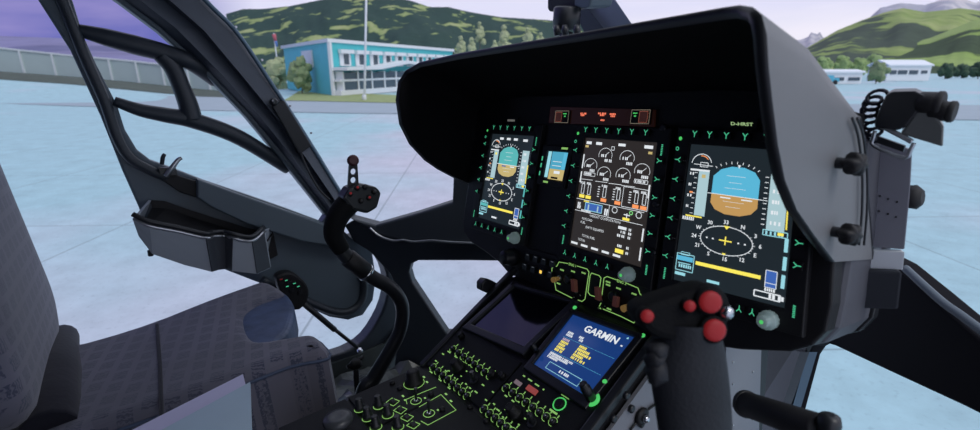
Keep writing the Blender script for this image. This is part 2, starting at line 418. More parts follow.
# distant hills ----------------------------------------------------
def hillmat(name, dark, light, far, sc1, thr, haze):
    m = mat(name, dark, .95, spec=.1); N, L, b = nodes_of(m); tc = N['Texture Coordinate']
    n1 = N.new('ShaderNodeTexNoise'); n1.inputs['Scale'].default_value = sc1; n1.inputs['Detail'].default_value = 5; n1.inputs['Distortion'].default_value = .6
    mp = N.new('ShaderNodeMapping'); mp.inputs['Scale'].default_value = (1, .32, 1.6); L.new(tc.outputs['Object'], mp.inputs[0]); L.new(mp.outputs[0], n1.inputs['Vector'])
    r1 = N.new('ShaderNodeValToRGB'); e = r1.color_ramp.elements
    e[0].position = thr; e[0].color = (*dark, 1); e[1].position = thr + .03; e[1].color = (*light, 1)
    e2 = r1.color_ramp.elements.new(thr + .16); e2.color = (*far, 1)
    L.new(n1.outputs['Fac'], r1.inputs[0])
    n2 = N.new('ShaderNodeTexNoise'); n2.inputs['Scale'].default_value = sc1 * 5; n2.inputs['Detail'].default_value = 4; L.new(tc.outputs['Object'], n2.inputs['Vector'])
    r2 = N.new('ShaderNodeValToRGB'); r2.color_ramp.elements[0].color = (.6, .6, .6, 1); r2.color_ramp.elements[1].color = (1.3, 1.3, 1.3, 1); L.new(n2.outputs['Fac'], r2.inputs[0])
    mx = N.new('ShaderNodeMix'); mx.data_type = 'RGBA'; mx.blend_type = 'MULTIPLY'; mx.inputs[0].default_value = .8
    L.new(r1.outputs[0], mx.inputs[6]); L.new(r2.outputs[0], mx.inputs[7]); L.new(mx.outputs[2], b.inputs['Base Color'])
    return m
def skyline(pts, x):
    for i in range(len(pts) - 1):
        if pts[i][0] <= x <= pts[i + 1][0]:
            t = (x - pts[i][0]) / (pts[i + 1][0] - pts[i][0]); return pts[i][1] * (1 - t) + pts[i + 1][1] * t
    return pts[0][1] if x < pts[0][0] else pts[-1][1]
def hill(name, label, pts, f0, f1, m, step=3, rows=22, rough=.04, base=-2., seed=0, back=True):
    g = MB(); xs = []; x = pts[0][0]
    while x <= pts[-1][0]: xs.append(x); x += step
    R = []
    for j in range(rows + 1):
        t = j / rows; f = f0 + (f1 - f0) * t; row = []
        for x in xs:
            r1_, top = upx(x, skyline(pts, x), f1)
            r = (x - 490) * r1_ / ((x - 490) or 1e-3) if abs(x - 490) > 1e-3 else 0
            r = r1_ * f / f1
            nz = noise.fractal((x * .02 + seed, t * 2.2, seed), 1., 2., 5)
            h = base + (top - base) * (t ** 1.15) + nz * rough * (top - base) * math.sin(PI * min(1, t)) * 2.2 + (noise.noise((x * .25, seed, 5)) * rough * .15 * top if j == rows else 0)
            row.append(O(r, f, h))
        R.append(row)
    # far slope so the hill is a solid ridge
    for k, q in ((1.15, .6), (1.35, -.02)):
        row = []
        for x in xs:
            r1_, top = upx(x, skyline(pts, x), f1); row.append(O(r1_ * k, f1 * k, top * q))
        R.append(row)
    g.grid(R, m); o = outobj(name, g); tag(o, label, kind='structure'); return o
hm1 = hillmat('forest_hill', (.035, .07, .06), (.26, .33, .13), (.40, .42, .22), .07, .565, 0)
hm2 = hillmat('green_mountain', (.075, .10, .075), (.25, .33, .11), (.33, .38, .16), .009, .47, 0)
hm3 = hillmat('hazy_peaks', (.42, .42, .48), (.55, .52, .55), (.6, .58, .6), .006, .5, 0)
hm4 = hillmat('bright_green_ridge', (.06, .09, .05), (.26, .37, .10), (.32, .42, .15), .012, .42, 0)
hm5 = hillmat('violet_ridge', (.17, .17, .30), (.23, .22, .36), (.25, .24, .4), .01, .5, 0)  # purple projector tint is put into this ridge colour
hill('trim_hill_1', 'dark forested hill with pale clearings behind the terminal', [(226, 14), (243, 9), (262, 9), (290, 6), (310, 2), (330, -2), (360, -3), (395, -3), (412, 1), (430, 7), (448, 7), (470, 12), (500, 17), (548, 20), (600, 24), (700, 32), (780, 48), (800, 62)], 130, 420, hm1, seed=3)
hill('trim_hill_2', 'big green mountain at the right horizon', [(775, 60), (790, 55), (803, 50), (815, 43), (838, 30), (860, 21), (885, 12), (903, 8), (925, 12), (945, 10), (960, 8), (990, 12), (1040, 20), (1100, 40)], 330, 1150, hm2, seed=11)
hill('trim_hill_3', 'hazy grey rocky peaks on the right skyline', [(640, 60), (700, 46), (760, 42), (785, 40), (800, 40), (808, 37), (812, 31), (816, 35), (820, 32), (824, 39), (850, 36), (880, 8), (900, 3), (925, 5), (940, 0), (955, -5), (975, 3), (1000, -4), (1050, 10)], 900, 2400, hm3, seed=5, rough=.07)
hill('trim_hill_4', 'bright green ridge below the mountain at right', [(840, 60), (870, 54), (900, 46), (930, 38), (955, 28), (975, 20), (1000, 14), (1060, 18)], 250, 620, hm4, seed=21)
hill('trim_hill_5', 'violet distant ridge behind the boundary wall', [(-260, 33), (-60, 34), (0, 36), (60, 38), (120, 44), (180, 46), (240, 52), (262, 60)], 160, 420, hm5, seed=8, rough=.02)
# terminal building --------------------------------------------------
turq = mat('turquoise_cladding', (.07, .50, .54), .6, var=.08, vscale=1.)
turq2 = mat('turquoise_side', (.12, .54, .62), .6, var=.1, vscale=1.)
whitep = mat('white_trim', (.72, .75, .78), .5)
glassd = mat('dark_window_glass', (.05, .08, .11), .15, spec=.6)
c0 = gpx(333, 96); cl = gpx(288, 89); cr = gpx(453, 86)
HB = upx(333, 39.5, c0[1])[1]
A = Vector((c0[0], c0[1])); Bv = Vector((cr[0], cr[1])); Lv = Vector((cl[0], cl[1]))
uF = (Bv - A); LF = uF.length; uF.normalize()
uL = (Lv - A); LL = uL.length; uL.normalize()
nF = Vector((uF.y, -uF.x)); nL = Vector((-uL.y, uL.x))
if nL.dot(Vector((0, -1))) < 0: nL = -nL
def q2(v, u): return O(v.x, v.y, u)
tb = empty('terminal_building', q2(A, 0))
g = MB(); foot = [A, Bv, Bv + uL * LL, A + uL * LL]
g.add([q2(p, 0) for p in foot] + [q2(p, HB - .25) for p in foot], [(0, 1, 5, 4), (1, 2, 6, 5), (2, 3, 7, 6)], turq)
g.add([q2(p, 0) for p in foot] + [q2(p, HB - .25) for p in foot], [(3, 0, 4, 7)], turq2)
g.build('wall', tb)
def facbox(a, un, u0, u1, z0, z1, d0, d1, m, name, nn):
    P = [a + un * u0 + nn * d0, a + un * u1 + nn * d0, a + un * u1 + nn * d1, a + un * u0 + nn * d1]
    g = MB(); g.prism([q2(p, z0) for p in P], OU * (z1 - z0), m); return g
ce = (A + Bv + uL * LL) / 2
P = [A + nF * .35 + nL * .35, Bv + nF * .35, Bv + uL * LL, A + uL * LL + nL * .35]
g = MB(); g.prism([q2(p, HB - .25) for p in P], OU * .35, whitep); g.build('roof', tb)
# upper windows (white-hooded frames with dark panes)
nwin = 10
for i in range(nwin):
    u = LF * (.05 + .92 * i / nwin); w = LF * .062
    facbox(A, uF, u, u + w, HB * .54, HB * .83, .02, .12, whitep, 'w', nF).build('window_frame', tb)
    facbox(A, uF, u + w * .35, u + w * .8, HB * .57, HB * .76, .12, .16, glassd, 'w', nF).build('window_pane', tb)
    facbox(A, uF, u - w * .1, u + w * 1.1, HB * .77, HB * .84, .1, .5, whitep, 'w', nF).build('sun_awning', tb)
facbox(A, uL, LL * .30, LL * .52, HB * .52, HB * .85, .02, .15, whitep, 'w', nL).build('window_frame', tb)
facbox(A, uF, -.1, .25, 0, HB - .2, -.1, .2, whitep, 'w', nF).build('corner_post', tb)
# ground-floor glass front and canopy
facbox(A, uF, LF * .02, LF * .98, .1, HB * .42, .03, .9, glassd, 'w', nF).build('glass_front', tb)
for i in range(12):
    u = LF * (.02 + .96 * i / 11)
    facbox(A, uF, u - .12, u + .12, 0, HB * .44, .1, 1.0, whitep, 'w', nF).build('mullion', tb)
facbox(A, uF, 0, LF, 0, HB * .10, .05, 1.05, whitep, 'w', nF).build('plinth', tb)
facbox(A, uF, 0, LF, HB * .26, HB * .30, .05, 1.04, whitep, 'w', nF).build('transom', tb)
# low gabled entrance canopy
g = MB()
u0, um, u1_ = LF * .0, LF * .42, LF * .95; z0, zm, z1 = HB * .46, HB * .60, HB * .44
pr_ = [(u0, z0), (um * .5, z0 + .1), (um, zm), (u1_, z1), (u1_, z1 + .3), (um, zm + .35), (um * .5, z0 + .45), (u0, z0 + .3)]
g.prism([q2(A + uF * u + nF * .1, z) for u, z in pr_], (OR * nF.x + OF * nF.y) * 1.9, whitep); g.build('canopy', tb)
tag(tb, 'turquoise two-storey airport terminal with white windows and canopy', 'building')
# left annex, pale glass block low at the corner
# flagpole
pf = gpx(364.5, 100.5)
g = MB(); g.cyl(O(pf[0], pf[1], 0), O(pf[0] + .85, pf[1], 9.5), .11, whitep, 10, .085); g.cyl(O(pf[0], pf[1], 0), O(pf[0], pf[1], .5), .2, whitep, 10)
tag(g.build('flagpole', origin=O(pf[0], pf[1], 0)), 'tall white flagpole standing in front of the terminal', 'flagpole')
# windsock mast
wf = gpx(280, 86)
ws = empty('windsock', O(wf[0], wf[1], 0))
g = MB(); zt = upx(280, 33, wf[1])[1]
g.cyl(O(wf[0], wf[1], 0), O(wf[0], wf[1], zt), .09, whitep, 8); g.build('mast', ws)
g = MB(); g.lathe(O(wf[0], wf[1], zt - .2), -OU + OR * .15, [(.30, 0), (.26, .5), (.2, 1.)], mat('windsock_red', (.5, .12, .15), .7), 10); g.lathe(O(wf[0] + .15, wf[1], zt - 1.2), -OU + OR * .15, [(.2, 0), (.16, .5), (.1, .9)], mat('windsock_blue', (.1, .2, .5), .7), 10); g.build('sock', ws)
tag(ws, 'small red and blue windsock on a mast left of the terminal', 'windsock')
# trees
leafA = mat('leaves_olive', (.20, .26, .13), .9, var=.5, vscale=3.); leafB = mat('leaves_pale', (.38, .42, .24), .9, var=.4, vscale=3.)
leafC = mat('leaves_dark', (.05, .09, .05), .9, var=.5, vscale=2.); leafD = mat('leaves_bright', (.26, .36, .14), .9, var=.4, vscale=2.)
bark = mat('bark', (.16, .12, .09), .9)
def blob(mb, c, r, m, seed, q=1.):
    bm = bmesh.new(); bmesh.ops.create_icosphere(bm, subdivisions=2, radius=1)
    vs = []
    for v in bm.verts:
        k = 1 + .42 * noise.noise(v.co * 1.7 + Vector((seed, 0, 0))) + .25 * noise.noise(v.co * 4 + Vector((0, seed, 0)))
        p = v.co * r * k; vs.append(Vector(c) + OR * p.x + OF * p.y + OU * p.z * q)
    mb.add(vs, [[v.index for v in f.verts] for f in bm.faces], m, False); bm.free()
def tree(name, label, x0, x1, yt, yb, m, n=10, group=None, f=None, trunk=True, conic=False, cat='tree'):
    if f is None: r, f = gpx((x0 + x1) / 2, yb)
    r = upx((x0 + x1) / 2, 70, f)[0]; ht = upx(490, yt, f)[1]; ub = upx(490, yb, f)[1]
    wr = (upx(x1, 70, f)[0] - upx(x0, 70, f)[0]) / 2
    root = empty(name, O(r, f, ub)); rnd = random.Random(int(x0 * 13 + yt))
    g = MB(); H = ht - ub
    for i in range(n):
        t = (i + .5) / n; z = ub + H * ((.16 if trunk else .02) + .7 * t) ; sp = (1 - t * .85) if conic else math.sin(PI * (.15 + .75 * t))
        a = i * 2.4; rad = wr * .62 * sp
        blob(g, O(r + math.cos(a) * rad, f + math.sin(a) * rad * .8, z), max(wr * .34, H * .12) * (.8 + .4 * rnd.random()) * (1 - .35 * t if conic else 1), m, i + x0)
    blob(g, O(r, f, ub + H * .5), min(wr * .7, H * .38), m, x0 + 3, 1.1)
    g.build('foliage', root)
    g = MB(); g.cyl(O(r, f, ub - .3), O(r, f, ub + H * .55), max(.06, wr * .05), bark, 7, max(.03, wr * .02)); g.build('trunk', root)
    tag(root, label, cat, group); return root
tree('tree', 'loose round tree with thin trunk beside the terminal corner', 286, 314, 53, 94, leafA, 12)
tree('bush', 'pale green tall shrub left of the round tree', 262, 290, 50, 88, leafB, 9, trunk=False, cat='shrub')
tree('bush', 'low pale bush nearest the helicopter door pillar', 244, 266, 62, 90, leafB, 7, trunk=False, cat='shrub')
for i, (a, b2, t, bb, m) in enumerate(((474, 486, 18, 40, leafB), (497, 511, 22, 44, leafB), (520, 534, 24, 44, leafB), (534, 546, 30, 46, leafB), (455, 468, 32, 56, leafB), (466, 478, 34, 55, leafB), (500, 510, 36, 50, leafB), (489, 501, 38, 52, leafB))):
    f_ = 150 - i * 4
    tree('conifer', ['leftmost pale conifer high on the forest hill', 'pale conifer second from left high on the hill', 'pale conifer right of the middle on the hill', 'pale conifer nearest the compass on the hill', 'pale conifer at the right end of the terminal roof', 'pale conifer just above the glareshield edge', 'low pale conifer under the hill middle', 'low pale conifer next to the glareshield top edge'][i], a, b2, t, bb + 8, m, 8, 'pale conifers on the forest hill', f=f_, conic=True)
# right-hand buildings
hangw = mat('hangar_white', (.78, .80, .82), .6, var=.05); roofg = mat('hangar_roof', (.80, .84, .88), .5); bluep = mat('blue_car_paint', (.1, .45, .6), .4)
def shed(name, label, x0, x1, yb, ye, yr, depth, wins, f=None, skew=.12):
    r0, f0 = gpx(x0, yb); f0 = f or f0
    r0 = upx(x0, 70, f0)[0]; r1 = upx(x1, 70, f0)[0]; ze = upx(x0, ye, f0)[1]; zr = upx(x0, yr, f0)[1]; L_ = r1 - r0; ub = 0
    root = empty(name, O((r0 + r1) / 2, f0, 0))
    fp = lambda r, d: f0 + (r - r0) * skew + d
    g = MB(); rr_ = [(r0, 0), (r1, 0), (r1, depth), (r0, depth)]
    g.prism([O(r, fp(r, d), ub) for r, d in rr_], OU * (ze - ub), hangw); g.build('wall', root)
    g = MB(); ov = .3
    sec = [(-ov, ze), (depth / 2, zr), (depth + ov, ze), (depth + ov, ze + .25), (depth / 2, zr + .3), (-ov, ze + .3)]
    g.prism([O(r0 - ov, fp(r0 - ov, d), z) for d, z in sec], O(r1 + ov, fp(r1 + ov, 0), 0) - O(r0 - ov, fp(r0 - ov, 0), 0), roofg); g.build('roof', root)
    for a, b2, z0, z1 in wins:
        ra, rb = r0 + L_ * a, r0 + L_ * b2
        g = MB(); g.prism([O(ra, fp(ra, -.12), ub + (ze - ub) * z0), O(rb, fp(rb, -.12), ub + (ze - ub) * z0), O(rb, fp(rb, -.12), ub + (ze - ub) * z1), O(ra, fp(ra, -.12), ub + (ze - ub) * z1)], OF * .1, glassd); g.build('window', root)
    tag(root, label, 'building'); return root
shed('hangar', 'white gabled hangar with dark window band at right', 888, 936, 81, 66, 61, 6, [(.06, .2, .45, .72), (.24, .45, .45, .72), (.5, .7, .45, .72), (.78, .92, .5, .7)])
shed('hangar', 'long low white shed left of the gabled hangar', 818, 868, 84, 73, 71, 4, [(.1, .3, .3, .6), (.4, .6, .3, .6), (.7, .95, .3, .6)])
shed('hangar', 'small pale shed partly hidden by the glareshield', 770, 812, 79, 62, 59, 8, [(.2, .8, .3, .6)])
for i, (a, b2, t, bb, m, lb) in enumerate(((868, 889, 60, 83, leafA, 'round dark tree between the two white buildings'), (850, 868, 57, 76, leafD, 'bright tree behind the long white shed right part'), (832, 850, 55, 75, leafD, 'tall bright tree behind the long white shed middle'), (812, 832, 57, 74, leafD, 'bright tree behind the long white shed left part'), (938, 956, 63, 78, leafC, 'dark tree right beside the gabled hangar'), (954, 972, 64, 78, leafC, 'dark tree second to the right of the hangar'), (970, 990, 62, 78, leafC, 'dark tree at the right picture edge'), (862, 884, 55, 72, leafD, 'pale tree behind the round dark tree'))):
    tree('tree', lb, a, b2, t, bb, m, 10, 'trees along the right apron edge', f=(96, 150, 150, 150, 140, 152, 140, 172)[i])
g = MB(); g.box(O(*[(upx(827, 70, 90)[0]), 90, .8]), OR * 1.9, OF * .9, OU * .35, bluep); g.box(O(upx(827, 70, 90)[0], 90, 1.3), OR * 1.0, OF * .8, OU * .3, bluep)
for s_ in (-1.2, 1.2): g.cyl(O(upx(827, 70, 90)[0] + s_, 88.9, .4), O(upx(827, 70, 90)[0] + s_, 91, .4), .4, rubber, 12)
tag(g.build('car', bevel=.15), 'small blue car parked by the long white shed', 'car')

# ================================================================== COCKPIT SHELL
fl = mat('cabin_floor_grey', (.035, .04, .045), .6, var=.3, vscale=8, bump=.3, bscale=80)
DX = -.95
g = MB(); g.prism([(-.94, -1.55, .12), (.94, -1.55, .12), (.94, -.25, .12), (.22, .46, .12), (-.22, .56, .12), (-.94, -.14, .12)], (0, 0, -.05), fl)
tag(g.build('floor'), kind='structure')
g = MB(); g.prism([(-.95, -1.6, 1.52), (.95, -1.6, 1.52), (.95, -.62, 1.56), (.55, -.1, 1.56), (-.55, -.1, 1.56), (-.95, -.62, 1.56)], (0, 0, .05), frame2)
tag(g.build('ceiling'), kind='structure')
g = MB(); g.box((0, -1.58, .82), (.95, 0, 0), (0, .02, 0), (0, 0, .72), greyd)
tag(g.build('wall_rear'), kind='structure')
cmx = mat('kick_panel_grey', (.05, .06, .06), .5, var=.3, vscale=12, bump=.3, bscale=60)
for nm, x in (('wall_left', -.97), ('wall_right', .97)):
    g = MB(); g.prism([(x, -1.60, .12), (x, -1.08, .12), (x, -1.02, .8), (x, -.95 if x < 0 else -.80, 1.5), (x, -1.6, 1.5)], (.03 if x > 0 else -.03, 0, 0), greyd); tag(g.build(nm), kind='structure')
# ---- left door
door = empty('cockpit_door', (DX, -.45, .35))
def dpl(L_, X=DX): return [X_(x, y, X) for x, y in L_]
# rear upright + sill + lower shell (one frame slab with the window cut through)
outer = dpl([(-18, -118), (8, -60), (38, 0), (70, 50), (100, 115), (122, 170), (139, 208), (146, 232), (160, 246), (205, 262), (262, 284), (300, 304), (330, 317), (348, 320), (363, 315), (373, 300), (376, 278), (372, 250), (352, 238), (338, 226), (290, 160), (250, 112), (205, 66), (160, 26), (118, -6), (60, -48), (0, -88), (-10, -118)])
hole = dpl([(30, -60), (72, 0), (82, 33), (95, 62), (117, 105), (125, 130), (137, 150), (150, 160), (177, 170), (205, 181), (250, 196), (290, 210), (322, 222), (326, 216), (284, 163), (246, 117), (202, 71), (157, 31), (117, 1), (60, -38)])
g = MB(); curve_prism(g, outer, [hole], FD(DX - .02), .045, frame, .006); g.build('door_frame', door)
# inner raised rim along the upright and the sill
g = MB(); g.tube(dpl([(58, -10), (84, 55), (104, 100), (117, 137), (130, 158), (150, 170), (168, 178)], DX + .012), .012, frame2, 8); g.build('window_seal', door)
# sill capping with grip recess
g = MB(); curve_prism(g, dpl([(196, 178), (240, 194), (332, 226), (345, 240), (338, 246), (300, 240), (244, 222), (210, 206), (196, 196)], DX + .02), [], FD(DX + .025), .04, frame, .005); g.build('sill_cap', door)
g = MB(); curve_prism(g, dpl([(160, 170), (200, 182), (206, 200), (180, 192), (162, 180)], DX + .008), [], FD(DX + .012), .018, blk, .003); g.build('grip_recess', door)
# window bars
g = MB(); g.tube(dpl([(78, 30), (105, 37), (135, 45), (165, 53), (190, 62)]) + [X_(216, 80, DX - .035)], [.013, .020, .023, .022, .021, .020], frame2, 10); g.build('window_bar', door)
g = MB(); g.tube(dpl([(114, 101), (140, 110), (165, 115), (195, 121), (240, 138)]) + [X_(288, 168, DX - .035)], [.011, .016, .019, .021, .021, .019], frame2, 10); g.build('window_bar', door)
g = MB(); g.tube(dpl([(162, 55), (173, 68), (181, 86), (188, 104), (192, 120)]), [.021, .021, .021, .023, .025], frame2, 10); g.build('window_bar', door)
# latch
g = MB(); b0 = X_(168, 171, DX + .02); g.box(b0, (.01, 0, 0), (0, .018, -.004), (0, 0, .009), blk2)
g.tube([X_(166, 176, DX + .035), X_(172, 168, DX + .04), X_(178, 160, DX + .04), X_(182, 158, DX + .04)], [.007, .007, .0055, .004], steel, 8)
g.tube([X_(162, 164, DX + .02), X_(163, 157, DX + .025), X_(165, 154, DX + .025)], [.005, .005, .004], frame2, 8); lt = g.build('latch', door); lt['label'] = 'metal latch lever'
# lower rounded window surround rings
g = MB(); g.tube(dpl([(262, 280), (300, 298), (332, 311), (350, 311), (362, 300), (364, 280), (356, 260)], DX + .012), .013, frame2, 8); g.build('lower_seal', door)
tag(door, 'open-framed dark helicopter door with curved glazing bars, left side', 'door')
# map pocket: a shallow tray with a stepped front, hung on the door
mpk = empty('map_pocket', X_(200, 260, DX + .10))
top_in = [(141, 213), (148, 207), (172, 196)]
XA = DX + .012; XB = DX + .13
rim_out = [X_(134, 219, XB - .01), X_(150, 226, XB), X_(180, 232, XB), X_(206, 238, XB), X_(213, 236.5, XB - .02), X_(225, 236, XB - .03), X_(233, 238, XB - .012), X_(252, 241, XB - .012), X_(264, 231, XB - .05)]
bot = [X_(140, 236, XB - .015), X_(153, 253, XB - .01), X_(185, 264, XB - .01), X_(212, 271, XB - .01), X_(218, 269, XB - .025), X_(226, 268, XB - .035), X_(232, 270, XB - .02), X_(257, 273, XB - .02), X_(270, 267, XB - .055)]
back_top = [X_(150, 200, XA), X_(165, 201, XA), X_(190, 210, XA), X_(215, 218, XA), X_(222, 220, XA), X_(232, 223, XA), X_(244, 227, XA), X_(262, 231, XA), X_(272, 226, XA)]
back_bot = [Vector((XA, b_.y, b_.z)) for b_ in bot]
g = MB(); g.grid([rim_out, [a * .5 + b_ * .5 for a, b_ in zip(rim_out, bot)], bot, back_bot], pock, False)
g.grid([[rim_out[0], back_top[0]], [bot[0], back_bot[0]]], pock, False); g.grid([[rim_out[-1], back_top[-1]], [bot[-1], back_bot[-1]]], pock, False)
g.build('tray', mpk, solid=.006)
g = MB(); g.tube(rim_out, .0045, steel, 8, 4); g.build('trim_strip', mpk)
g = MB(); g.tube([p + Vector((.002, 0, .012)) for p in rim_out], .006, blk2, 8, 4); g.build('rim', mpk)
g = MB(); g.grid([[p * .97 + q * .03 + Vector((0, 0, -.035)) for p, q in zip(rim_out, back_top)], [q + Vector((0, 0, -.02)) for q in back_top]], blk, False); g.grid([back_top, [Vector((XA, p.y, p.z - .09)) for p in back_top]], blk, False); g.build('liner', mpk)
off_ = Vector((.0045, -.001, 0))
g = MB(); g.grid([[p + off_ for p in rim_out[3:7]], [p + off_ for p in bot[3:7]]], greyd, False); g.build('recess_facing', mpk, solid=.002)  # darker sheet laid over the stepped-in faces of the tray
g = MB(); g.grid([[p + off_ for p in rim_out[7:9]], [p + off_ for p in bot[7:9]]], greyd, False); g.build('end_face', mpk, solid=.002)
g = MB(); g.cyl(X_(150, 250, XB - .02), X_(151, 256, XB - .02), .006, blk2, 8); g.build('drain', mpk)
tag(mpk, 'grey moulded map pocket with steel trim on the left door', 'pocket')
# ---- windshield pillar and surround (fixed cabin frame)
cf = empty('cabin_frame', (-.9, -.05, .3))
g = MB()
g_in = [(-80, -92), (40, -55), (118, -4), (160, 27), (205, 68), (250, 115), (290, 163), (322, 205), (338, 228)]
g_out = [(60, -118), (150, -62), (208, 0), (240, 33), (275, 85), (298, 120), (318, 152), (338, 185), (356, 214)]
gm = [tuple((a[k] * .52 + b_[k] * .48) for k in (0, 1)) for a, b_ in zip(g_in, g_out)]
rowsA = [[X_(x, y, DX - .0) for x, y in g_in], [X_(x, y, DX + .035) for x, y in [tuple(a[k] * .8 + b_[k] * .2 for k in (0, 1)) for a, b_ in zip(g_in, g_out)]], [X_(x, y, DX + .02) for x, y in gm], [X_(x, y, DX + .045) for x, y in [tuple(a[k] * .45 + b_[k] * .55 for k in (0, 1)) for a, b_ in zip(g_in, g_out)]],
         [X_(x, y, DX + .03) for x, y in [tuple(a[k] * .12 + b_[k] * .88 for k in (0, 1)) for a, b_ in zip(g_in, g_out)]], [X_(x, y, DX + .005) for x, y in g_out], [X_(x, y, DX - .05) for x, y in g_out], [X_(x, y, DX - .06) for x, y in g_in]]
g.grid(rowsA + [rowsA[0]], mat('pillar_paint', (.05, .062, .085), .5, var=.1, bump=.25, bscale=700), False); g.build('windshield_pillar', cf, weld=True)
g = MB(); g.tube([X_(x - 2.0, y + 1, DX + .03) for x, y in g_out], .006, edge, 8); g.build('pillar_edge', cf)['label'] = 'blue-grey strip painting the light on the pillar edge'  # strip's blue paints in the light on the pillar's outer edge
# guard plate with bolts on the pillar
g = MB(); g.prism([X_(272, 106, DX + .052), X_(284, 100, DX + .052), X_(312, 146, DX + .052), X_(300, 154, DX + .052)], (-.014, 0, 0), blk2); g.build('handle_cover', cf, bevel=.003)
g = MB(); g.lathe(X_(273, 102, DX + .045), (1, 0, 0), [(.010, 0), (.010, .016), (.006, .02)], blk2, 14); g.build('hinge', cf)
g = MB(); g.lathe(X_(273, 101, DX + .066), (1, 0, 0), [(.004, 0), (.003, .003)], chrome, 10); g.build('bolt', cf)
for q in ((290, 106), (311, 133), (262, 60), (236, 27)):
    g = MB(); g.lathe(X_(*q, DX + .038), (1, 0, 0), [(.0035, 0), (.003, .003)], steel, 8); g.build('bolt', cf)
# cable along the pillar
g = MB(); g.tube([X_(300, 150, DX + .045), X_(306, 166, DX + .05), X_(318, 188, DX + .05), (X_(330, 200, DX + .05))], .003, blk2, 6); g.build('cable', cf)
# arc of the fixed frame below the door and nose-left frame
arc = dpl([(350, 238), (378, 238), (402, 270), (404, 300), (400, 330), (380, 348), (352, 358), (320, 366), (318, 360), (345, 352), (366, 338), (382, 312), (388, 288), (384, 266), (372, 250)])
g = MB(); curve_prism(g, smooth_poly(arc, 3), [], FD(DX - .03), .06, frame2, .008); g.build('lower_frame', cf)
g = MB(); g.prism(dpl([(300, 352), (330, 364), (356, 356), (384, 344), (404, 322), (440, 322), (470, 470), (300, 470)], DX + .01), (-.012, 0, 0), cmx); g.build('kick_panel', cf)
NLn = Vector((1, -1, 0)).normalized(); NLd = -.8 / math.sqrt(2)
def NL(x, y, d=0.): return hit(x, y, NLn, NLd + d)
FNL = (Vector((-.8, 0, 0)), Vector((1, 1, 0)).normalized(), Vector((0, 0, 1)), NLn)
noseo = [NL(*p) for p in [(347, 224), (357, 218), (378, 226), (398, 236), (440, 236), (475, 236), (530, 240), (540, 300), (500, 330), (455, 372), (395, 372), (398, 348), (403, 320), (403, 296), (392, 272), (372, 250), (356, 240)]]
noseh = [NL(*p) for p in [(411, 270), (413, 262), (420, 258.5), (470, 258.5), (510, 259), (520, 275), (500, 300), (455, 331), (448, 331), (430, 304), (414, 280)]]
g = MB(); curve_prism(g, noseo, [noseh], FNL, .04, frame2, .006); g.build('nose_frame', cf)
# sill roll with glossy seam, and dark coaming above
g = MB(); curve_prism(g, [NL(*p, .03) for p in [(352, 216), (378, 223), (420, 211), (454, 200), (455, 176), (520, 176), (530, 240), (472, 242), (455, 242), (410, 240), (380, 232)]], [], tuple([FNL[0] + NLn * .03]) + FNL[1:], .05, frame2, .008); g.build('coaming', cf)
g = MB(); g.tube([NL(*p, .062) for p in [(370, 228), (380, 236), (393, 240.5), (403, 240), (414, 241.5), (432, 240.5), (452, 242), (475, 243)]], .0035, steel, 6); g.build('seam_strip', cf)
# right-hand beam and lower nose frame
NRn = Vector((1, 1, 0)).normalized(); NRd = .7 / math.sqrt(2)
def NR(x, y, d=0.): return hit(x, y, NRn, NRd + d)
FNR = (Vector((.35, .35, 0)), Vector((1, -1, 0)).normalized(), Vector((0, 0, 1)), NRn)
g = MB(); curve_prism(g, [NR(*p) for p in [(860, 240), (906, 264), (940, 292), (980, 326), (1060, 390), (1080, 456), (980, 407), (900, 371), (845, 346), (828, 341), (818, 346), (812, 355), (790, 440), (780, 480), (752, 480), (800, 300), (830, 240)]], [], FNR, .04, mat('matt_black_trim', (.008, .008, .011), .8, spec=.12), .006); g.build('nose_frame', cf)
g = MB(); g.tube([NR(*p, -.03) for p in [(905, 268), (940, 300), (962, 316), (1010, 352)]], .006, frame, 8); g.build('seam_strip', cf)
g = MB(); g.prism([NR(*p, -.025) for p in [(795, 352), (808, 352), (786, 430), (774, 470), (762, 470)]], NRn * .02, edge); g.build('door_strip', cf)
g = MB(); g.prism([NR(*p, -.035) for p in [(745, 320), (815, 330), (800, 362), (790, 372), (764, 402), (750, 425), (740, 425)]], NRn * .01, blk); g.build('kick_panel', cf)  # added black sheet standing in for the dark gap beside the console
g = MB(); g.prism([NR(*p, -.05) for p in [(766, 392), (793, 350), (800, 352), (786, 395), (770, 440), (750, 440)]], NRn * .02, greyd); g.build('lower_panel', cf)
# windshield centre post
g = MB()
pa = [Y_(570, -75, .62), Y_(590, -75, .62), Y_(606, -14, .62), Y_(643, 40, .62), Y_(720, 160, .62), Y_(685, 165, .62), Y_(612, 42, .62), Y_(587, 9, .62), Y_(594, -14, .62)]
g.prism(pa, (-.045, .055, 0), mat('post_grey_blue', (.17, .20, .27), .5, var=.08)); g.build('centre_post', cf, bevel=.003)
g = MB(); g.prism([Y_(570, -14, .60), Y_(594, -14, .60), Y_(588, 8, .60), Y_(614, 42, .60), Y_(588, 40, .60), Y_(574, 12, .60)], (-.045, .055, 0), frame2); g.build('post_side', cf)
tag(cf, 'fixed dark cabin frame with windshield pillar, sill and centre post', 'frame')
# gas strut
gs = empty('gas_strut', X_(360, 350, DX + .03))
g = MB(); g.cyl(X_(303, 303, DX + .05), X_(335, 330, DX + .05), .009, blk2, 12); g.build('cylinder', gs)
g = MB(); g.cyl(X_(334, 329, DX + .05), X_(358, 348, DX + .05), .006, blk2, 12); g.build('rod', gs)
g = MB(); g.lathe(X_(360, 351, DX + .05), (0, 0, 1), [(.004, -.008), (.010, -.004), (.011, .002), (.006, .009)], chrome, 12); g.build('ball_end', gs)
tag(gs, 'thin black door strut with shiny ball end across the low window', 'strut')

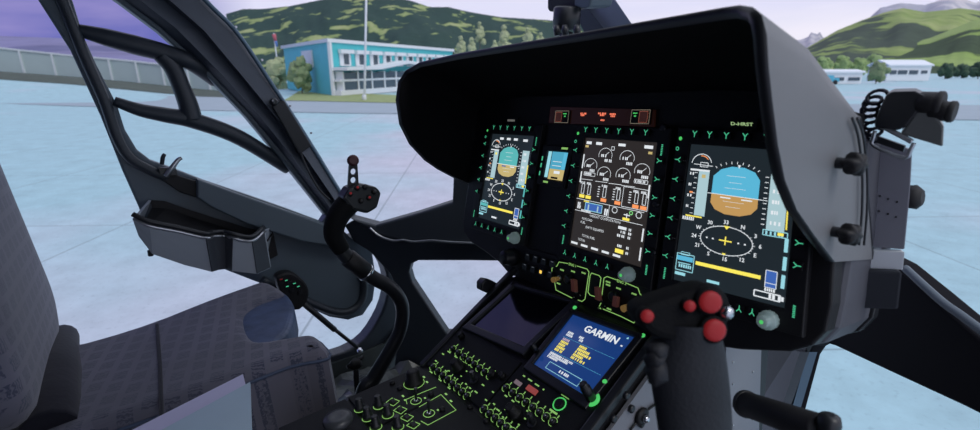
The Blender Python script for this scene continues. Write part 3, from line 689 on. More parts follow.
# ================================================================== GLARESHIELD
gsh = empty('glareshield', (-.05, -.02, .85))
lip = []
XL = -.455; XR_ = .36
for q in [(470, 184), (455, 178), (438, 169), (425, 160), (410, 144), (400, 124), (396.5, 100), (399, 82)]: lip.append(X_(*q, XL))
lip += [P_(406, 70, .185), P_(420, 62, .175)]
for q in [(460, 53), (500, 46), (560, 36), (620, 25.5), (680, 15), (725, 7)]:
    t = (q[0] - 420) / (735 - 420); lip.append(P_(*q, .175 + .075 * t))
lip += [P_(740, 5, .252), P_(753, 7, .262), P_(762, 15, .27)]
for q in [(767, 35), (769, 70), (773, 105), (778, 145), (785, 180), (797, 210), (815, 236), (835, 262)]: lip.append(X_(*q, XR_))
lip = [lip[0]] + lip[1:]
bk = []
nl = 8; nr = 8
for i, p in enumerate(lip):      # rear edge of the shell
    if i < nl:
        z = .985 - (1.085 - min(p.z, 1.085)) * (.985 - .80) / (1.085 - .82); x = XL
        bk.append(Vector((x, max(.005 + (.98 - z) * .5, p.y + .012, (z - .85) * .2126 + .03), z)))
    elif i >= len(lip) - nr:
        z = .985 - (1.085 - min(p.z, 1.085)) * (.985 - .80) / (1.085 - .832); x = XR_
        bk.append(Vector((x, max(.005 + (.98 - z) * .5, p.y + .012), z)))
    else:
        c_ = (XL + XR_) / 2; hw = (XR_ - XL) / 2; t = min(1, abs(p.x - c_) / hw); z = .990 + .045 * (1 - t ** 5)
        bk.append(Vector((p.x, .055 - .045 * sstep((p.x - .27) / .09), z)))
midr = [a * .62 + b_ * .38 + Vector((0, 0, .012 if a.z > 1. else 0)) for a, b_ in zip(lip, bk)]
ctr = Vector((-.05, 0, .9))
def inset(rowp, d):
    out = []
    n = len(rowp)
    for i, p in enumerate(rowp):
        a = rowp[max(0, i - 1)]; b_ = rowp[min(n - 1, i + 1)]; t = (b_ - a); t = Vector((t.x, 0, t.z))
        nn = Vector((t.z, 0, -t.x)).normalized()
        if nn.dot(Vector((ctr.x - p.x, 0, ctr.z - p.z))) < 0: nn = -nn
        out.append(p + nn * d)
    return out
g = MB(); g.grid([lip, midr, bk], hoodm); g.build('outer_shell', gsh)['label'] = 'grey textured outer shell'
g = MB(); g.grid([inset(lip, .011), inset(midr, .012), inset(bk, .012)], blkfelt); g.build('inner_lining', gsh)['label'] = 'matt black flocked lining'
g = MB(); g.grid([lip, [p + Vector((0, -.004, 0)) for p in inset(lip, .0035)], inset(lip, .011)], blk2); g.build('lip_trim', gsh)
g = MB(); bb = inset(bk, .006); cc = [Vector((p.x, p.y + .006, p.z)) for p in bk]; g.grid([bk, cc], blk2); g.build('rear_seam', gsh)
tag(gsh, 'wide black-lined hood over the instrument panel, grey outside', 'glareshield')
# black star knobs clamping the hood
def starknob(q, lb, X=.375):
    c = X_(*q, X); g = MB(); g.cyl(c - Vector((.03, 0, 0)), c, .006, blk2, 10)
    g.lathe(c, (.9, -.35, .1), [(.006, -.006), (.009, -.005), (.0115, 0), (.0115, .006), (.008, .010), (.003, .011)], blk, 36, 6, .16)
    tag(g.build('clamp_knob'), lb, 'knob', 'star knobs on the hood side')
starknob((853, 164), 'upper black star knob between hood and side bracket')
starknob((848, 234), 'lower black star knob between hood and side bracket')
# slim rails behind knobs
rl = empty('hood_rail', X_(864, 250, .362))
for dx in (858, 863):
    g = MB(); g.tube([X_(dx - 6, 118, .364), X_(dx, 135, .364), X_(dx + 4, 170, .364), X_(dx + 4, 210, .364), X_(dx + 1, 245, .364)], .0014, blk2, 6); g.build('rail', rl)
tag(rl, 'thin twin metal rail along the rear edge of the hood side', 'rail')

# ================================================================== INSTRUMENT PANEL BODY
ip = empty('instrument_panel', PO + Vector((0, .03, -.2)))
def pu(x, y): p = P_(x, y); return ((p - PO).dot(PX), (p - PO).dot(PY))
def PP(u, v, d=0.): return PO + PX * u + PY * v + PN * d
outl = [pu(*q) for q in [(462, 222), (463, 232), (470, 242), (482, 250), (498, 262), (508, 274), (530, 284), (571, 305), (640, 335), (690, 343), (740, 350), (790, 352), (812, 346), (826, 332), (832, 305), (834, 262)]]
outl += [(.352, .02), (.345, .15), (.25, .185), (-.36, .185), (-.43, .15), (-.445, -.02)]
FP = (PO - PN * .016, PX, PY, PN)
g = MB(); curve_prism(g, [PP(u, v, -.016) for u, v in outl], [], FP, .03, blk, .004); g.build('face_plate', ip)
# deep housing behind (visible on the right lower corner as a rounded grey edge)
hs = [pu(*q) for q in [(740, 351), (790, 353), (814, 348), (829, 333), (835, 305)]] + [(.357, .02), (.352, .12), (-.2, .12), (-.2, -.15)]
g = MB(); curve_prism(g, [PP(u, v, -.09) for u, v in hs], [], (PO - PN * .09, PX, PY, PN), .12, mat('housing_dark_grey', (.08, .083, .10), .55, spec=.3), .012); g.build('housing', ip)
g = MB(); curve_prism(g, [PP(u * 1.0 + (.004 if u > 0 else 0), v, -.155) for u, v in hs], [], (PO - PN * .155, PX, PY, PN), .02, blk2, .003); g.build('rear_flange', ip)
tag(ip, 'black instrument panel board carrying the displays', 'panel')
def mkY(mb, c, up, right, n, s, m, ang=0.):
    up, right, n = Vector(up), Vector(right), Vector(n)
    for k in range(3):
        a = math.radians(ang + (90 + 40, 90 - 40, 270)[k]); d = right * math.cos(a) + up * math.sin(a); t = n.cross(d).normalized()
        w = s * .095; ln = s * (.75 if k < 2 else .7)
        mb.add([c + t * w, c + t * w * .8 + d * ln, c - t * w * .8 + d * ln, c - t * w], [(0, 1, 2, 3)], m)
def display(name, label, quad, side_keys=6, top=6, bot=6, knob=(1.03, 1.10), warm=False, right_keys=6, gw=.152, gh_=.203, top_us=None, bot_us=None, kd=.003):
    """a portrait flight display: bezel, keys with lit marks, rotary knob and screen"""
    root = empty(name, quad[3] * .5 + quad[2] * .5)
    D = Draw([p + PN * .006 for p in quad], PN, gw, gh_)
    ml, mt, mbm = .125, .10, .135
    # bezel ring
    of = [(-.165, -.13), (1.165, -.13), (1.165, 1.165), (-.165, 1.165)]
    o3 = [D.at(u, v, 0) for u, v in of]; i3 = [D.at(u, v, 0) for u, v in ((-.012, -.01), (1.012, -.01), (1.012, 1.01), (-.012, 1.01))]
    FB = (PO + PN * .002, PX, PY, PN)
    gbz = MB(); curve_prism(gbz, o3, [i3], FB, .014, blk, .002)
    def key(u, v, ang):
        c = D.at(u, v, .004); g = MB()
        g.box(D.at(u, v, .004), PX * .0062, PY * .0052, PN * .003, blk)
        a = D.at(u, v, .0072); upv = (D.at(u, v - .1) - D.at(u, v)).normalized(); rt = (D.at(u + .1, v) - D.at(u, v)).normalized()
        mkY(g, a, upv, rt, PN, .0072, gl_teal, ang); g.build('bezel_key', root)
    tus = top_us or [.07 + .86 * i / (top - 1) for i in range(top)]
    bus = bot_us or [.02 + .165 * i for i in range(bot)]
    for u in tus: key(u, -.085, 0)
    for u in bus: key(u, 1.085, 180)
    for i in range(side_keys): key(-.10, .11 + .145 * i, -90 if True else 0)
    for i in range(right_keys): key(1.09, .13 + .145 * i, 90)
    # bezel index lines, lamps and small green lettering
    B = Draw([p + PN * .0095 for p in quad], PN, gw, gh_); B.mb = gbz
    lm = mat('bezel_index_grey', (.25, .25, .26), .5)
    for i in range(side_keys): B.line(-.06, .115 + .145 * i, -.025, .115 + .145 * i, .0008, lm)
    B.arc(-.115, -.045, .010, .0075, 0, 360, .0028, gl_green, 10); B.arc(-.135, .03, .016, .012, 0, 360, .0012, gl_teal, 10)
    for k in range(7): B.rect(-.105, .93 + .013 * k, -.085, .938 + .013 * k, gl_teal); B.rect(1.08, .0 + .013 * k, 1.10, .008 + .013 * k, gl_teal); B.rect(1.08, .97 + .012 * k, 1.10, .978 + .012 * k, gl_teal)
    B.mb.build('bezel', root)
    c = D.at(*knob, .004); g = MB()
    g.lathe(c, PN, [(.0125, 0), (.0125, .008), (.0115, .011), (.008, .012), (.0078, .020), (.0068, .022), (.003, .0225)], knobgrey, 28, 14, .03)
    g.lathe(c + PN * .0228, PN, [(.0022, 0), (.0026, .0004)], gl_green, 16)
    g.build('rotary_knob', root)
    s = Draw([p + PN * .004 for p in quad], PN, gw, gh_)
    s.rect(-.01, -.01, 1.01, 1.01, SCR2 if warm else SCR)
    return root, s
def pfd(s, sky, gnd, fine=True):
    t = .0009 if fine else .0013
    # airspeed arc
    s.arc(.13, .13, .105, .075, 15, 175, t * 1.2, W); s.arc(.13, .13, .085, .062, 40, 100, t * 1.4, ORG); s.line(.05, .13, .25, .135, t, W); s.frame(.12, .115, .2, .145, t, W)
    # airspeed tape
    s.rect(.115, .175, .225, .50, TAPE); s.rect(.02, .165, .225, .178, W)
    for i in range(9): s.rect(.07, .19 + .037 * i, .1, .194 + .037 * i, W)
    for i in range(4): s.dash(.02, .2 + .08 * i, 2, .004, W, i)
    s.rect(.15, .20, .19, .225, YL if not fine else KHA); s.rect(.03, .505, .2, .515, YL); s.dash(.0, .53, 6, .005, W, 4)
    s.rect(.04, .33, .075, .342, ORG)
    # attitude window with clipped corners
    a = [(.34, .15), (.44, .125), (.56, .125), (.66, .15), (.71, .20), (.71, .325), (.27, .325), (.27, .20)]
    s.poly(a, sky); s.poly([(.27, .325), (.71, .325), (.71, .39), (.66, .435), (.56, .46), (.42, .46), (.32, .435), (.27, .39)], gnd)
    for v, w in ((.19, .09), (.235, .06), (.275, .1), (.37, .1), (.405, .07)): s.line(.49 - w, v, .49 + w, v, t * .5, W)
    s.line(.23, .325, .79, .328, t, W)
    s.line(.36, .345, .46, .345, t * 2, BLU if not fine else W); s.line(.56, .345, .66, .345, t * 2, W)
    s.poly([(.495, .11), (.525, .11), (.51, .135)], W)
    for k in range(9):
        a_ = math.radians(50 + 10 * k); s.line(.49 + .3 * math.cos(a_), .275 - .17 * math.sin(a_), .49 + .325 * math.cos(a_), .275 - .187 * math.sin(a_), t, W)
    # altitude tape
    s.rect(.80, .15, .95, .52, TAPE)
    for i in range(10): s.rect(.755, .17 + .035 * i, .785, .175 + .035 * i, W)
    for i in range(5): s.dash(.83, .19 + .07 * i, 3, .005, W, i)
    s.line(.96, .3, .965, .50, t * 2, YL); s.frame(.78, .52, .98, .555, t * 1.3, LCY); s.dash(.8, .538, 5, .005, LCY, 5); s.rect(.9, .525, .95, .545, YL)
    # compass ellipse with figures
    cx, cy, ru, rv = .46, .645, .245, .10
    s.arc(cx, cy, ru, rv, 0, 360, t * 1.1, W, 48)
    for k in range(36):
        a_ = math.radians(k * 10); q = 1.09 if k % 3 == 0 else 1.05
        s.line(cx + ru * math.cos(a_), cy - rv * math.sin(a_), cx + ru * q * math.cos(a_), cy - rv * q * math.sin(a_), t * .8, W)
    for k, tx in enumerate(['N', '3', '6', 'E', '12', '15', 'S', '21', '24', 'W', '30', '33']):
        a_ = math.radians(62 - 30 * k); s.text(tx, cx + ru * 1.27 * math.cos(a_), cy - rv * 1.30 * math.sin(a_), .0078 if fine else .0085, W, .02)
    s.line(cx - .06, cy, cx + .06, cy, t * 2, YL); s.line(cx, cy - .03, cx, cy + .03, t * 2, YL)
    for k in (-3, -2, 2, 3): s.rect(cx + k * .06 - .008, cy - .005, cx + k * .06 + .008, cy + .005, W)
    s.poly([(cx - .03, cy - rv - .005), (cx + .03, cy - rv - .005), (cx, cy - rv + .02)], YL); s.rect(cx - .015, cy + rv - .012, cx + .015, cy + rv, YL)
    # flight director status bar
    s.rect(.2, .832, .80, .858, YL)
    # corner boxes
    s.rect(.0, .815, .17, .85, CY if fine else TEAL); s.frame(.0, .80, .18, .925, t * 1.3, LCY); s.frame(.04, .785, .13, .805, t, LCY)
    s.line(.02, .87, .15, .868, t * 1.5, LCY); s.dash(.03, .89, 6, .005, LCY, 9); s.rect(.0, .94, .11, .963, LCY)
    s.rect(.33, .945, .45, .965, LCY if fine else W); s.rect(.84, .785, .93, .90, BLU); s.frame(.84, .785, .93, .90, t, W); s.line(.84, .87, .93, .87, t, W); s.dash(.84, .915, 5, .004, W, 3)
    s.frame(.76, .935, .97, .975, t * 1.8, W); s.dash(.88, .955, 4, .006, W, 2)
    for v in (.60, .72, .84): s.rect(.965, v - .045, .995, v + .045, LCY if fine else TEAL)
    for k in range(3): s.rect(.22 + .17 * k, .025, .31 + .17 * k, .05, W) if not fine else None
# left flight display
def PQ(*L_): return [P_(x, y, .010) - PN * .010 for x, y in L_]
def GQ(*L_): return [G_(x, y, .012) - GN * .012 for x, y in L_]
QL = PQ((491, 134.5), (532.5, 137), (517.8, 229), (477, 216.6))
QM = PQ((584.2, 138.7), (655, 143.8), (639, 266.3), (568.4, 244))
QR = PQ((689.8, 145.3), (796, 153), (782, 307), (672.6, 278.7))
r_, s = display('flight_display', '', QL, side_keys=5, knob=(1.0, 1.10), bot=5)
pfd(s, TEAL, KHA, False); s.rect(.78, .03, .88, .055, W); s.mb.build('screen', r_)
tag(r_, 'leftmost flight display, half-hidden lens tilt, teal and khaki horizon', 'display', 'portrait flight displays')
r_['label'] = 'leftmost portrait flight display with teal and khaki horizon'
r_, s = display('flight_display', '', QR, knob=(.915, 1.105), bot_us=[.04, .19, .52, .67, .78], right_keys=5, top_us=[.05, .21, .38, .56, .75, .93])
pfd(s, CY, BR, True); s.mb.build('screen', r_)
tag(r_, 'rightmost and largest flight display with cyan and brown horizon', 'display', 'portrait flight displays')
r_, s = display('flight_display', '', QM, warm=True, knob=(.90, 1.09), bot_us=[-.02, .14, .3, .46, .62], top_us=[.02, .18, .345, .52, .7, .88])
t = .0009
for u, v, n_ in ((.33, .13, 3), (.64, .135, 3), (.13, .235, 3), (.86, .23, 3), (.35, .295, 3), (.62, .285, 3)):
    s.arc(u, v, .098, .063, -20, 200, t * .9, W, 16); s.dash(u - .06, v + .005, 3, .005, W, int(u * 100)); s.dash(u + .0, v + .045, 4, .005, W, int(u * 10)); s.line(u, v, u + .05, v - .03, t, W)
for u0, v0 in ((.05, .30), (.78, .30)): s.frame(u0, v0, u0 + .17, v0 + .03, t, W); s.dash(u0 + .01, v0 + .015, 6, .004, W, 3)
for a_ in ((.02, .02, .10, .045), (.17, .02, .26, .045), (.5, .018, .6, .04), (.85, .016, .96, .042)): s.rect(*a_, W)
s.frame(.41, .05, .45, .08, t, W); s.rect(.01, .055, .06, .075, KHA); s.rect(.91, .065, .96, .085, KHA)
for u, v0, v1 in ((.0, .14, .27), (.0, .30, .40), (.97, .33, .44), (.965, .69, .80), (.965, .85, .96)): s.rect(u, v0, u + .018, v1, W)
for u0 in (.02, .24, .44, .62): s.line(u0, .37, u0 + .18, .365, t, W)
def tick(u, c):
    s.frame(u - .02, .41, u + .02, .50, t * 1.2, W); s.dash(u - .05, .40, 4, .004, W, int(u * 50)); s.rect(u - .04, .51, u + .04, .54, c)
for u, c in ((.07, YL), (.17, YL), (.40, ORG), (.60, ORG), (.84, ORG), (.94, ORG)): tick(u, c)
for u in (.3, .52, .74): 
    for k in range(5): s.rect(u, .41 + .022 * k, u + .03, .417 + .022 * k, W)
s.frame(.66, .375, .99, .545, t, W); s.line(.0, .555, .96, .56, t, W); s.line(.50, .555, .50, .665, t, W); s.line(.0, .665, .96, .665, t, W)
s.rect(.15, .575, .40, .645, BLU); s.frame(.15, .575, .40, .645, t * 1.4, LCY); s.rect(.19, .59, .21, .64, TAPE); s.rect(.33, .59, .35, .64, TAPE)
for u, v in ((.03, .6), (.03, .63), (.44, .61), (.44, .64)): s.dash(u, v, 2, .006, W, int(v * 100))
s.dash(.12, .56 + .006, 6, .003, YL, 1); s.dash(.1, .655, 8, .004, W, 1)
for u in (.58, .90): s.arc(u, .59, .035, .025, 0, 360, t * 1.3, W, 14)
s.line(.71, .61, .79, .61, t * 2, W); s.line(.75, .595, .75, .635, t * 2, W); s.arc(.80, .585, .02, .015, 0, 360, t * 1.5, GRN, 10); s.rect(.70, .635, .79, .658, YL)
s.text('WEIGHT COMPUTATION', .46, .688, .0062, W, .0, .95)
for tx, v in (('PAYLOAD', .73), ('FUEL', .765), ('EMPTY EQUIPPED', .80), ('TOTAL FUEL', .885), ('TOTAL', .93)):
    s.text(tx, .08 + .0185 * len(tx), v, .0062, W, .0, .85)
s.rect(.66, .715, .77, .74, W); s.dash(.80, .728, 2, .0045, W, 1); s.dash(.70, .762, 3, .0045, W, 2); s.dash(.80, .762, 2, .0045, W, 3); s.dash(.66, .797, 4, .0045, W, 4); s.dash(.8, .797, 2, .0045, W, 5)
s.dash(.68, .885, 3, .0045, W, 6); s.dash(.8, .885, 2, .0045, W, 7); s.rect(.66, .912, .77, .948, YL); s.dash(.8, .93, 2, .0045, W, 8)
for k in range(5): s.rect(.02 + .155 * k, .965, .12 + .155 * k, .985, W)
s.mb.build('screen', r_)
tag(r_, 'middle display full of round engine gauges and weight table', 'display', 'portrait flight displays')
# standby instrument
sb = empty('standby_instrument', P_(548, 184))
QS = PQ((546.5, 151), (566.5, 152.5), (560.5, 181), (541.5, 178))
D = Draw([p + PN * .004 for p in QS], PN, .06, .05)
g = MB(); curve_prism(g, [D.at(u, v) for u, v in ((-.28, -.22), (1.22, -.22), (1.22, 1.25), (-.28, 1.25))], [[D.at(u, v) for u, v in ((-.02, -.02), (1.02, -.02), (1.02, 1.02), (-.02, 1.02))]], (PO + PN * .001, PX, PY, PN), .014, blk, .002); gsb = g
D = Draw([p + PN * .003 for p in QS], PN, .06, .05)
D.rect(0, 0, 1, 1, SCR); D.rect(.2, 0, 1, .62, em('standby_sky', (.10, .50, .72), .75)); D.rect(.2, .62, 1, 1, KHA); D.rect(0, .0, .17, .95, LCY); D.rect(.78, .02, .98, .6, CY); D.rect(.45, .68, .75, .78, W); D.line(.3, .35, .75, .35, .001, W); D.line(.3, .5, .75, .5, .001, W); D.rect(.35, .9, .7, .97, blk)
D.mb.build('screen', sb)
D = Draw([p + PN * .0085 for p in QS], PN, .06, .05); D.mb = gsb
D.rect(.7, -.17, 1.0, -.1, gl_lime); D.rect(.1, 1.08, .35, 1.15, gl_lime)
for v in (.2, .45, .75): D.rect(-.2, v, -.14, v + .16, gl_teal)
D.mb.build('bezel', sb)
for u, v in ((1.1, 1.15), (-.15, 1.12)):
    g = MB(); g.lathe(D.at(u, v, -.002), PN, [(.003, 0), (.003, .002)], rubber, 10); g.build('screw', sb)
tag(sb, 'small square standby horizon display beside the leftmost display', 'display')
# warning strip
wp = empty('warning_panel', P_(600, 126))
g = MB(); q4 = [P_(552, 107), P_(656, 110), P_(655, 127), P_(550, 123)]; g.prism([p + PN * .004 for p in q4], -PN * .008, mat('annunciator_face', (.012, .008, .007), .4, emit=(.06, .018, .012), es=.13)); gwp = g
D = Draw([p + PN * .0045 for p in q4], PN, .25, .05); D.mb = gwp
for u, v, n_ in ((.345, .36, 4), (.52, .32, 5), (.63, .34, 4), (.55, .72, 3), (.54, .42, 3), (.35, .46, 3), (.64, .46, 3)): D.dash(u, v, n_, .0052, gl_red, int(u * 99))
D.mb.build('face', wp)
for q, sgn in ((563, 1), (641.5, 1)):
    c = P_(q, 117, .004); g = MB(); g.box(c, PX * .02, PY * .012, PN * .003, blk)
    E_ = Draw([c + PX * a * .018 + PY * b_ * .011 + PN * .0034 for a, b_ in ((-1, 1), (1, 1), (1, -1), (-1, -1))], PN, .036, .022)
    E_.frame(0, 0, 1, 1, .0009, mat('guard_outline', (.3, .25, .2), .5, emit=(.35, .3, .22), es=.5)); u0 = .05 if q < 600 else .45
    E_.rect(u0, .12, u0 + .42, .85, brown); E_.frame(u0, .1, u0 + .45, .9, .0008, em('dim_red_line', (.4, .12, .08), .7)); u2 = .6 if q < 600 else .08; E_.rect(u2, .2, u2 + .25, .28, gl_green); E_.rect(u2 + .08, .4, u2 + .2, .5, gl_green)
    b0 = g.build('guarded_switch', wp); 
    for vv, ff in ((E_.mb, None),): ff = vv.build('guard', b0)
tag(wp, 'dark annunciator strip with glowing red words above the middle display', 'panel')
# registration placard
D = Draw([P_(731, 120, .003), P_(753, 121, .003), P_(753, 128.5, .003), P_(731, 127.5, .003)], PN, .036, .014)
D.mb.box(D.at(.5, .5, -.001), PX * .02, PY * .007, PN * .0008, blk); D.text('D-HRST', .5, .5, .0085, em('placard_green', (.5, .75, .35), .7), .02, 1.25)
tag(D.mb.build('registration_placard'), 'tiny lit D-HRST registration placard above the rightmost display', 'placard')
D = Draw([P_(506, 118, .003), P_(518, 118.3, .003), P_(518, 123, .003), P_(506, 122.7, .003)], PN, .04, .014)
D.mb.box(D.at(.5, .5, -.001), PX * .02, PY * .007, PN * .0008, blk); D.dash(.15, .5, 6, .006, em('placard_dim', (.3, .3, .28), .5), 1)
tag(D.mb.build('placard'), 'tiny dim placard above the leftmost display', 'placard')
# panel screws / small black knobs near gaps
for q, lb in (((658, 204), 'upper small black screw knob between the middle and right displays'), ((655, 252), 'lower small black screw knob between the middle and right displays'), ((665, 128), 'small black screw knob above the gap of two displays')):
    g = MB(); g.lathe(P_(*q, .004), PN, [(.006, 0), (.006, .006), (.004, .008)], blk2, 16, 8, .06); tag(g.build('panel_knob'), lb, 'knob', 'small screw knobs on the panel')
g = MB(); g.lathe(P_(513, 257, .0), PN, [(.019, -.002), (.019, .010), (.016, .014), (.0155, .026), (.013, .029), (.004, .030)], blk2, 30, 12, .03)
tag(g.build('dimmer_knob'), 'large black rotary knob under the leftmost display', 'knob')
# small button cluster
bc = empty('button_panel', P_(545, 275)); g = MB(); q4 = [P_(528, 248), P_(562, 257), P_(556, 284), P_(521, 272)]; g.prism([p + PN * .003 for p in q4], -PN * .006, blk); g.build('face', bc, bevel=.001)
D = Draw([p + PN * .003 for p in q4], PN, .09, .05)
for i in range(4):
    for j in range(2):
        g = MB(); g.box(D.at(.14 + .24 * i, .3 + .4 * j, .003), PX * .007, PY * .0065, PN * .003, blk2)
        if (i, j) == (2, 1): g.box(D.at(.14 + .24 * i, .3 + .4 * j, .0062), PX * .003, PY * .003, PN * .0004, gl_amber)
        else: g.box(D.at(.14 + .24 * i, .22 + .4 * j, .0062), PX * .003, PY * .0005, PN * .0004, mat('dim_legend', (.1, .1, .1), .5, emit=(.3, .35, .4), es=.3))
        g.build('push_button', bc)
tag(bc, 'small panel of eight square push buttons, one lit amber', 'panel')
# engine control panel
ec = empty('engine_panel', P_(600, 310)); EN = .0035
def pline(L_, m, r=.0009, d=EN, closed=False, f=P_):
    g = MB(); pts = [f(*q, d) for q in L_]
    if closed: pts.append(pts[0])
    for a, b_ in zip(pts, pts[1:]): g.cyl(a, b_, r, m, 6)
    return g
g = MB(); g.prism([P_(*q, .003) for q in [(546, 258), (592, 268), (606, 272), (652, 285), (648, 333), (596, 318), (546, 296)]], -PN * .01, blk); g.build('face', ec)
def gpoly(L_, closed=False):
    g = pline(L_, gl_lime, .00075, .0034, closed); g.build('lit_outline', ec)
gpoly([(551.5, 277), (552, 268), (557, 266), (559, 262), (568, 263.5)]); gpoly([(577, 266), (587, 269), (589, 272), (585, 299), (582, 301.5), (578, 300)]); gpoly([(572, 298), (556, 290), (554.5, 281), (551.5, 277)])
gpoly([(591.5, 273), (599, 275.5), (601, 278), (598.5, 295), (596, 297), (590, 295), (588, 292), (590, 276)], True)
gpoly([(602, 295), (604, 278), (607, 276.5), (617, 280)]); gpoly([(626, 283), (638, 288), (640, 294), (646, 299), (645, 306)]); gpoly([(603, 309), (620, 316), (634, 323), (637, 316)]); gpoly([(601, 303), (599, 307), (601, 309)])
def ptext(tx, x, y, size, m, f=P_, n=PN, d=.0036, ax=PX, ay=PY, par=None, nm='legend', ang=0):
    c = f(x, y, d); g = MB(); vs, fs = text_mesh(tx, .02); g.add([c + ax * a * size + ay * b_ * size for a, b_ in vs], fs, m); g.build(nm, par)
ptext('ENG 1', 572.5, 265.2, .0072, gl_lime, par=ec); ptext('ENG 2', 621.5, 282.2, .0072, gl_lime, par=ec)
for tx, x, y in (('MAIN', 562, 270), ('OFF', 558.5, 283.5), ('IDLE', 573, 271.5), ('FLIGHT', 583.5, 273), ('FLIGHT', 608, 282), ('OFF', 608, 285), ('IDLE', 618.5, 288.5), ('START', 634, 294), ('OFF', 631, 311), ('OFF', 609, 309)):
    c = P_(x, y, .0036); g = MB()
    for k in range(4): g.box(c + PX * (k - 1.5) * .0026, PX * .0009, PY * .0014, PN * .0002, gl_lime)
    g.build('legend', ec)
def toggle(q, tip, m, f, par, n, L0=.002, r=.0028, nm='toggle'):
    a = f(*q, .002); b_ = f(*tip, .026); g = MB(); g.lathe(a, n, [(.0055, 0), (.0055, .003), (.0035, .005)], steel if m is not blk2 else rubber, 12)
    g.cyl(a + n * .002, b_, r * .8, m, 10, r * 1.35); g.build(nm, par)
toggle((560, 278), (553, 280), gold, P_, ec, PN, r=.0042); toggle((632, 305), (623, 309), gold, P_, ec, PN, r=.0046)
for q in ((578, 285), (602, 293)):
    g = MB(); c = P_(*q, .003); g.box(c + PN * .010, PX * .0045, PY * .012 + PN * .003, PN * .005, brown); g.box(c + PN * .004 - PY * .012, PX * .004, PY * .002, PN * .003, steel); g.build('switch_guard', ec, bevel=.001)
for q in ((619, 301),): 
    g = MB(); c = P_(*q, .003); g.box(c + PN * .008, PX * .005, PY * .009, PN * .004, brown); g.build('switch_guard', ec, bevel=.001)
for q in ((570, 279), (615, 296)):
    g = MB(); g.lathe(P_(*q, .003), PN, [(.009, 0), (.009, .008), (.006, .010)], blk2, 20, 10, .03); g.build('rotary_knob', ec)
for q in ((581, 294), (575, 296), (606, 305), (599, 307)):
    g = MB(); c = P_(*q, .004); g.cyl(c, c + PN * .006 + PX * .003 - PY * .002, .0018, chrome, 8); g.build('lever_tip', ec)
tag(ec, 'engine start panel outlined in glowing yellow-green above the console screens', 'panel')

# ================================================================== CENTRE CONSOLE
cc = empty('centre_console', (-.04, -.2, .12))
def GG(u, s_, d=0.): return Vector((u, GO.y, GO.z)) + GY * s_ + GN * d
XLc, XRc = -.232, .152
g = MB()
prof = [GG(0, .014), GG(0, -.235), Vector((0, -.56, ZL - .004)), Vector((0, -.56, .12)), Vector((0, .30, .12)), Vector((0, .30, .60)), Vector((0, -.01, .646))]
g.prism([Vector((XLc, p.y, p.z)) for p in prof], (XRc - XLc, 0, 0), blk); g.build('body', cc, bevel=.004)
# raised side rails
g = MB(); g.box(GG(XRc - .006, -.10, .004), (.008, 0, 0), GY * .14, GN * .008, blk2); g.build('side_rail', cc, bevel=.003)
g = MB(); g.box(GG(XLc + .004, -.10, .002), (.006, 0, 0), GY * .14, GN * .006, blk2); g.build('side_rail', cc, bevel=.002)
tag(cc, 'black centre console sloping down from the instrument panel', 'console')
# riveted side wall, with fasteners
g = MB(); g.prism([(XRc + .004, -.30, .14), (XRc + .004, .24, .14), (XRc + .004, .24, .66), (XRc + .004, -.03, .645), (XRc + .004, -.09, .628), (XRc + .004, -.30, .517)], (.006, 0, 0), greyp); sw = g.build('side_panel', cc); sw['label'] = 'light grey riveted side sheet'
g = MB(); g.prism([X_(727, 322, XRc + .016), X_(762, 326, XRc + .016), X_(758, 470, XRc + .016), X_(722, 470, XRc + .016)], (-.005, 0, 0), greyp); g.build('joint_strip', sw)
for q in [(733, 340), (733, 362), (733, 384), (733, 406), (733, 425), (753, 348), (753, 372), (753, 396), (753, 420)]:
    g = MB(); g.lathe(X_(*q, XRc + .016), (1, 0, 0), [(.0022, 0), (.0016, .0015)], steel, 8); g.build('rivet', sw)
for q in [(724, 333), (727, 425), (688, 340)]:
    g = MB(); g.lathe(X_(*q, XRc + .010), (1, 0, 0), [(.006, 0), (.005, .003), (.002, .004)], chrome, 12); g.build('fastener', sw)
for q in [(625, 395), (630, 408), (640, 423), (612, 418)]:
    g = MB(); g.lathe(X_(*q, XRc + .010), (1, 0, 0), [(.006, 0), (.006, .005), (.003, .006)], blk2, 12); g.build('fastener', sw)
c = X_(641, 416, XRc + .012); g = MB(); g.lathe(c, (1, 0, 0), [(.014, 0), (.014, .004), (.009, .006)], blk, 18); g.lathe(c + Vector((.005, 0, 0)), (1, 0, 0), [(.006, 0), (.006, .006), (.002, .009)], chrome, 14); g.build('lock', sw)
g = MB(); g.tube([X_(630, 430, XRc + .013), X_(650, 408, XRc + .013), X_(672, 398, XRc + .013), X_(690, 396, XRc + .013)], .002, blk, 6); g.build('cut_line', sw)
# two touch displays
def touch(name, label, quad, on):
    root = empty(name, sum(quad, Vector()) / 4 - GN * .01)
    D = Draw([p + GN * .008 for p in quad], GN, .133, .12)
    g = MB(); curve_prism(g, [D.at(u, v) for u, v in ((-.09, -.075), (1.10, -.075), (1.10, 1.14), (-.09, 1.14))], [[D.at(u, v) for u, v in ((0, 0), (1, 0), (1, 1), (0, 1))]], (GO + GN * .004, PX, GY, GN), .012, blk2, .0025); g.build('bezel', root)
    for u, v in ((-.045, -.035), (1.055, -.035)):
        g = MB(); g.lathe(D.at(u, v, .000), GN, [(.0045, 0), (.004, .004), (.002, .005)], blk, 12); g.build('screw', root)
    return root
QB = GQ((513, 285), (569, 301), (523, 345), (471, 323))
QG = GQ((571.5, 312), (634, 335), (586, 395), (532, 362))
r_ = touch('touch_display', '', QB, False)
D = Draw([p + GN * .004 for p in QB], GN, .133, .12); D.rect(0, 0, 1, 1, OFFS); D.mb.build('screen', r_)
tag(r_, 'switched-off dark console screen left of the blue one', 'display')
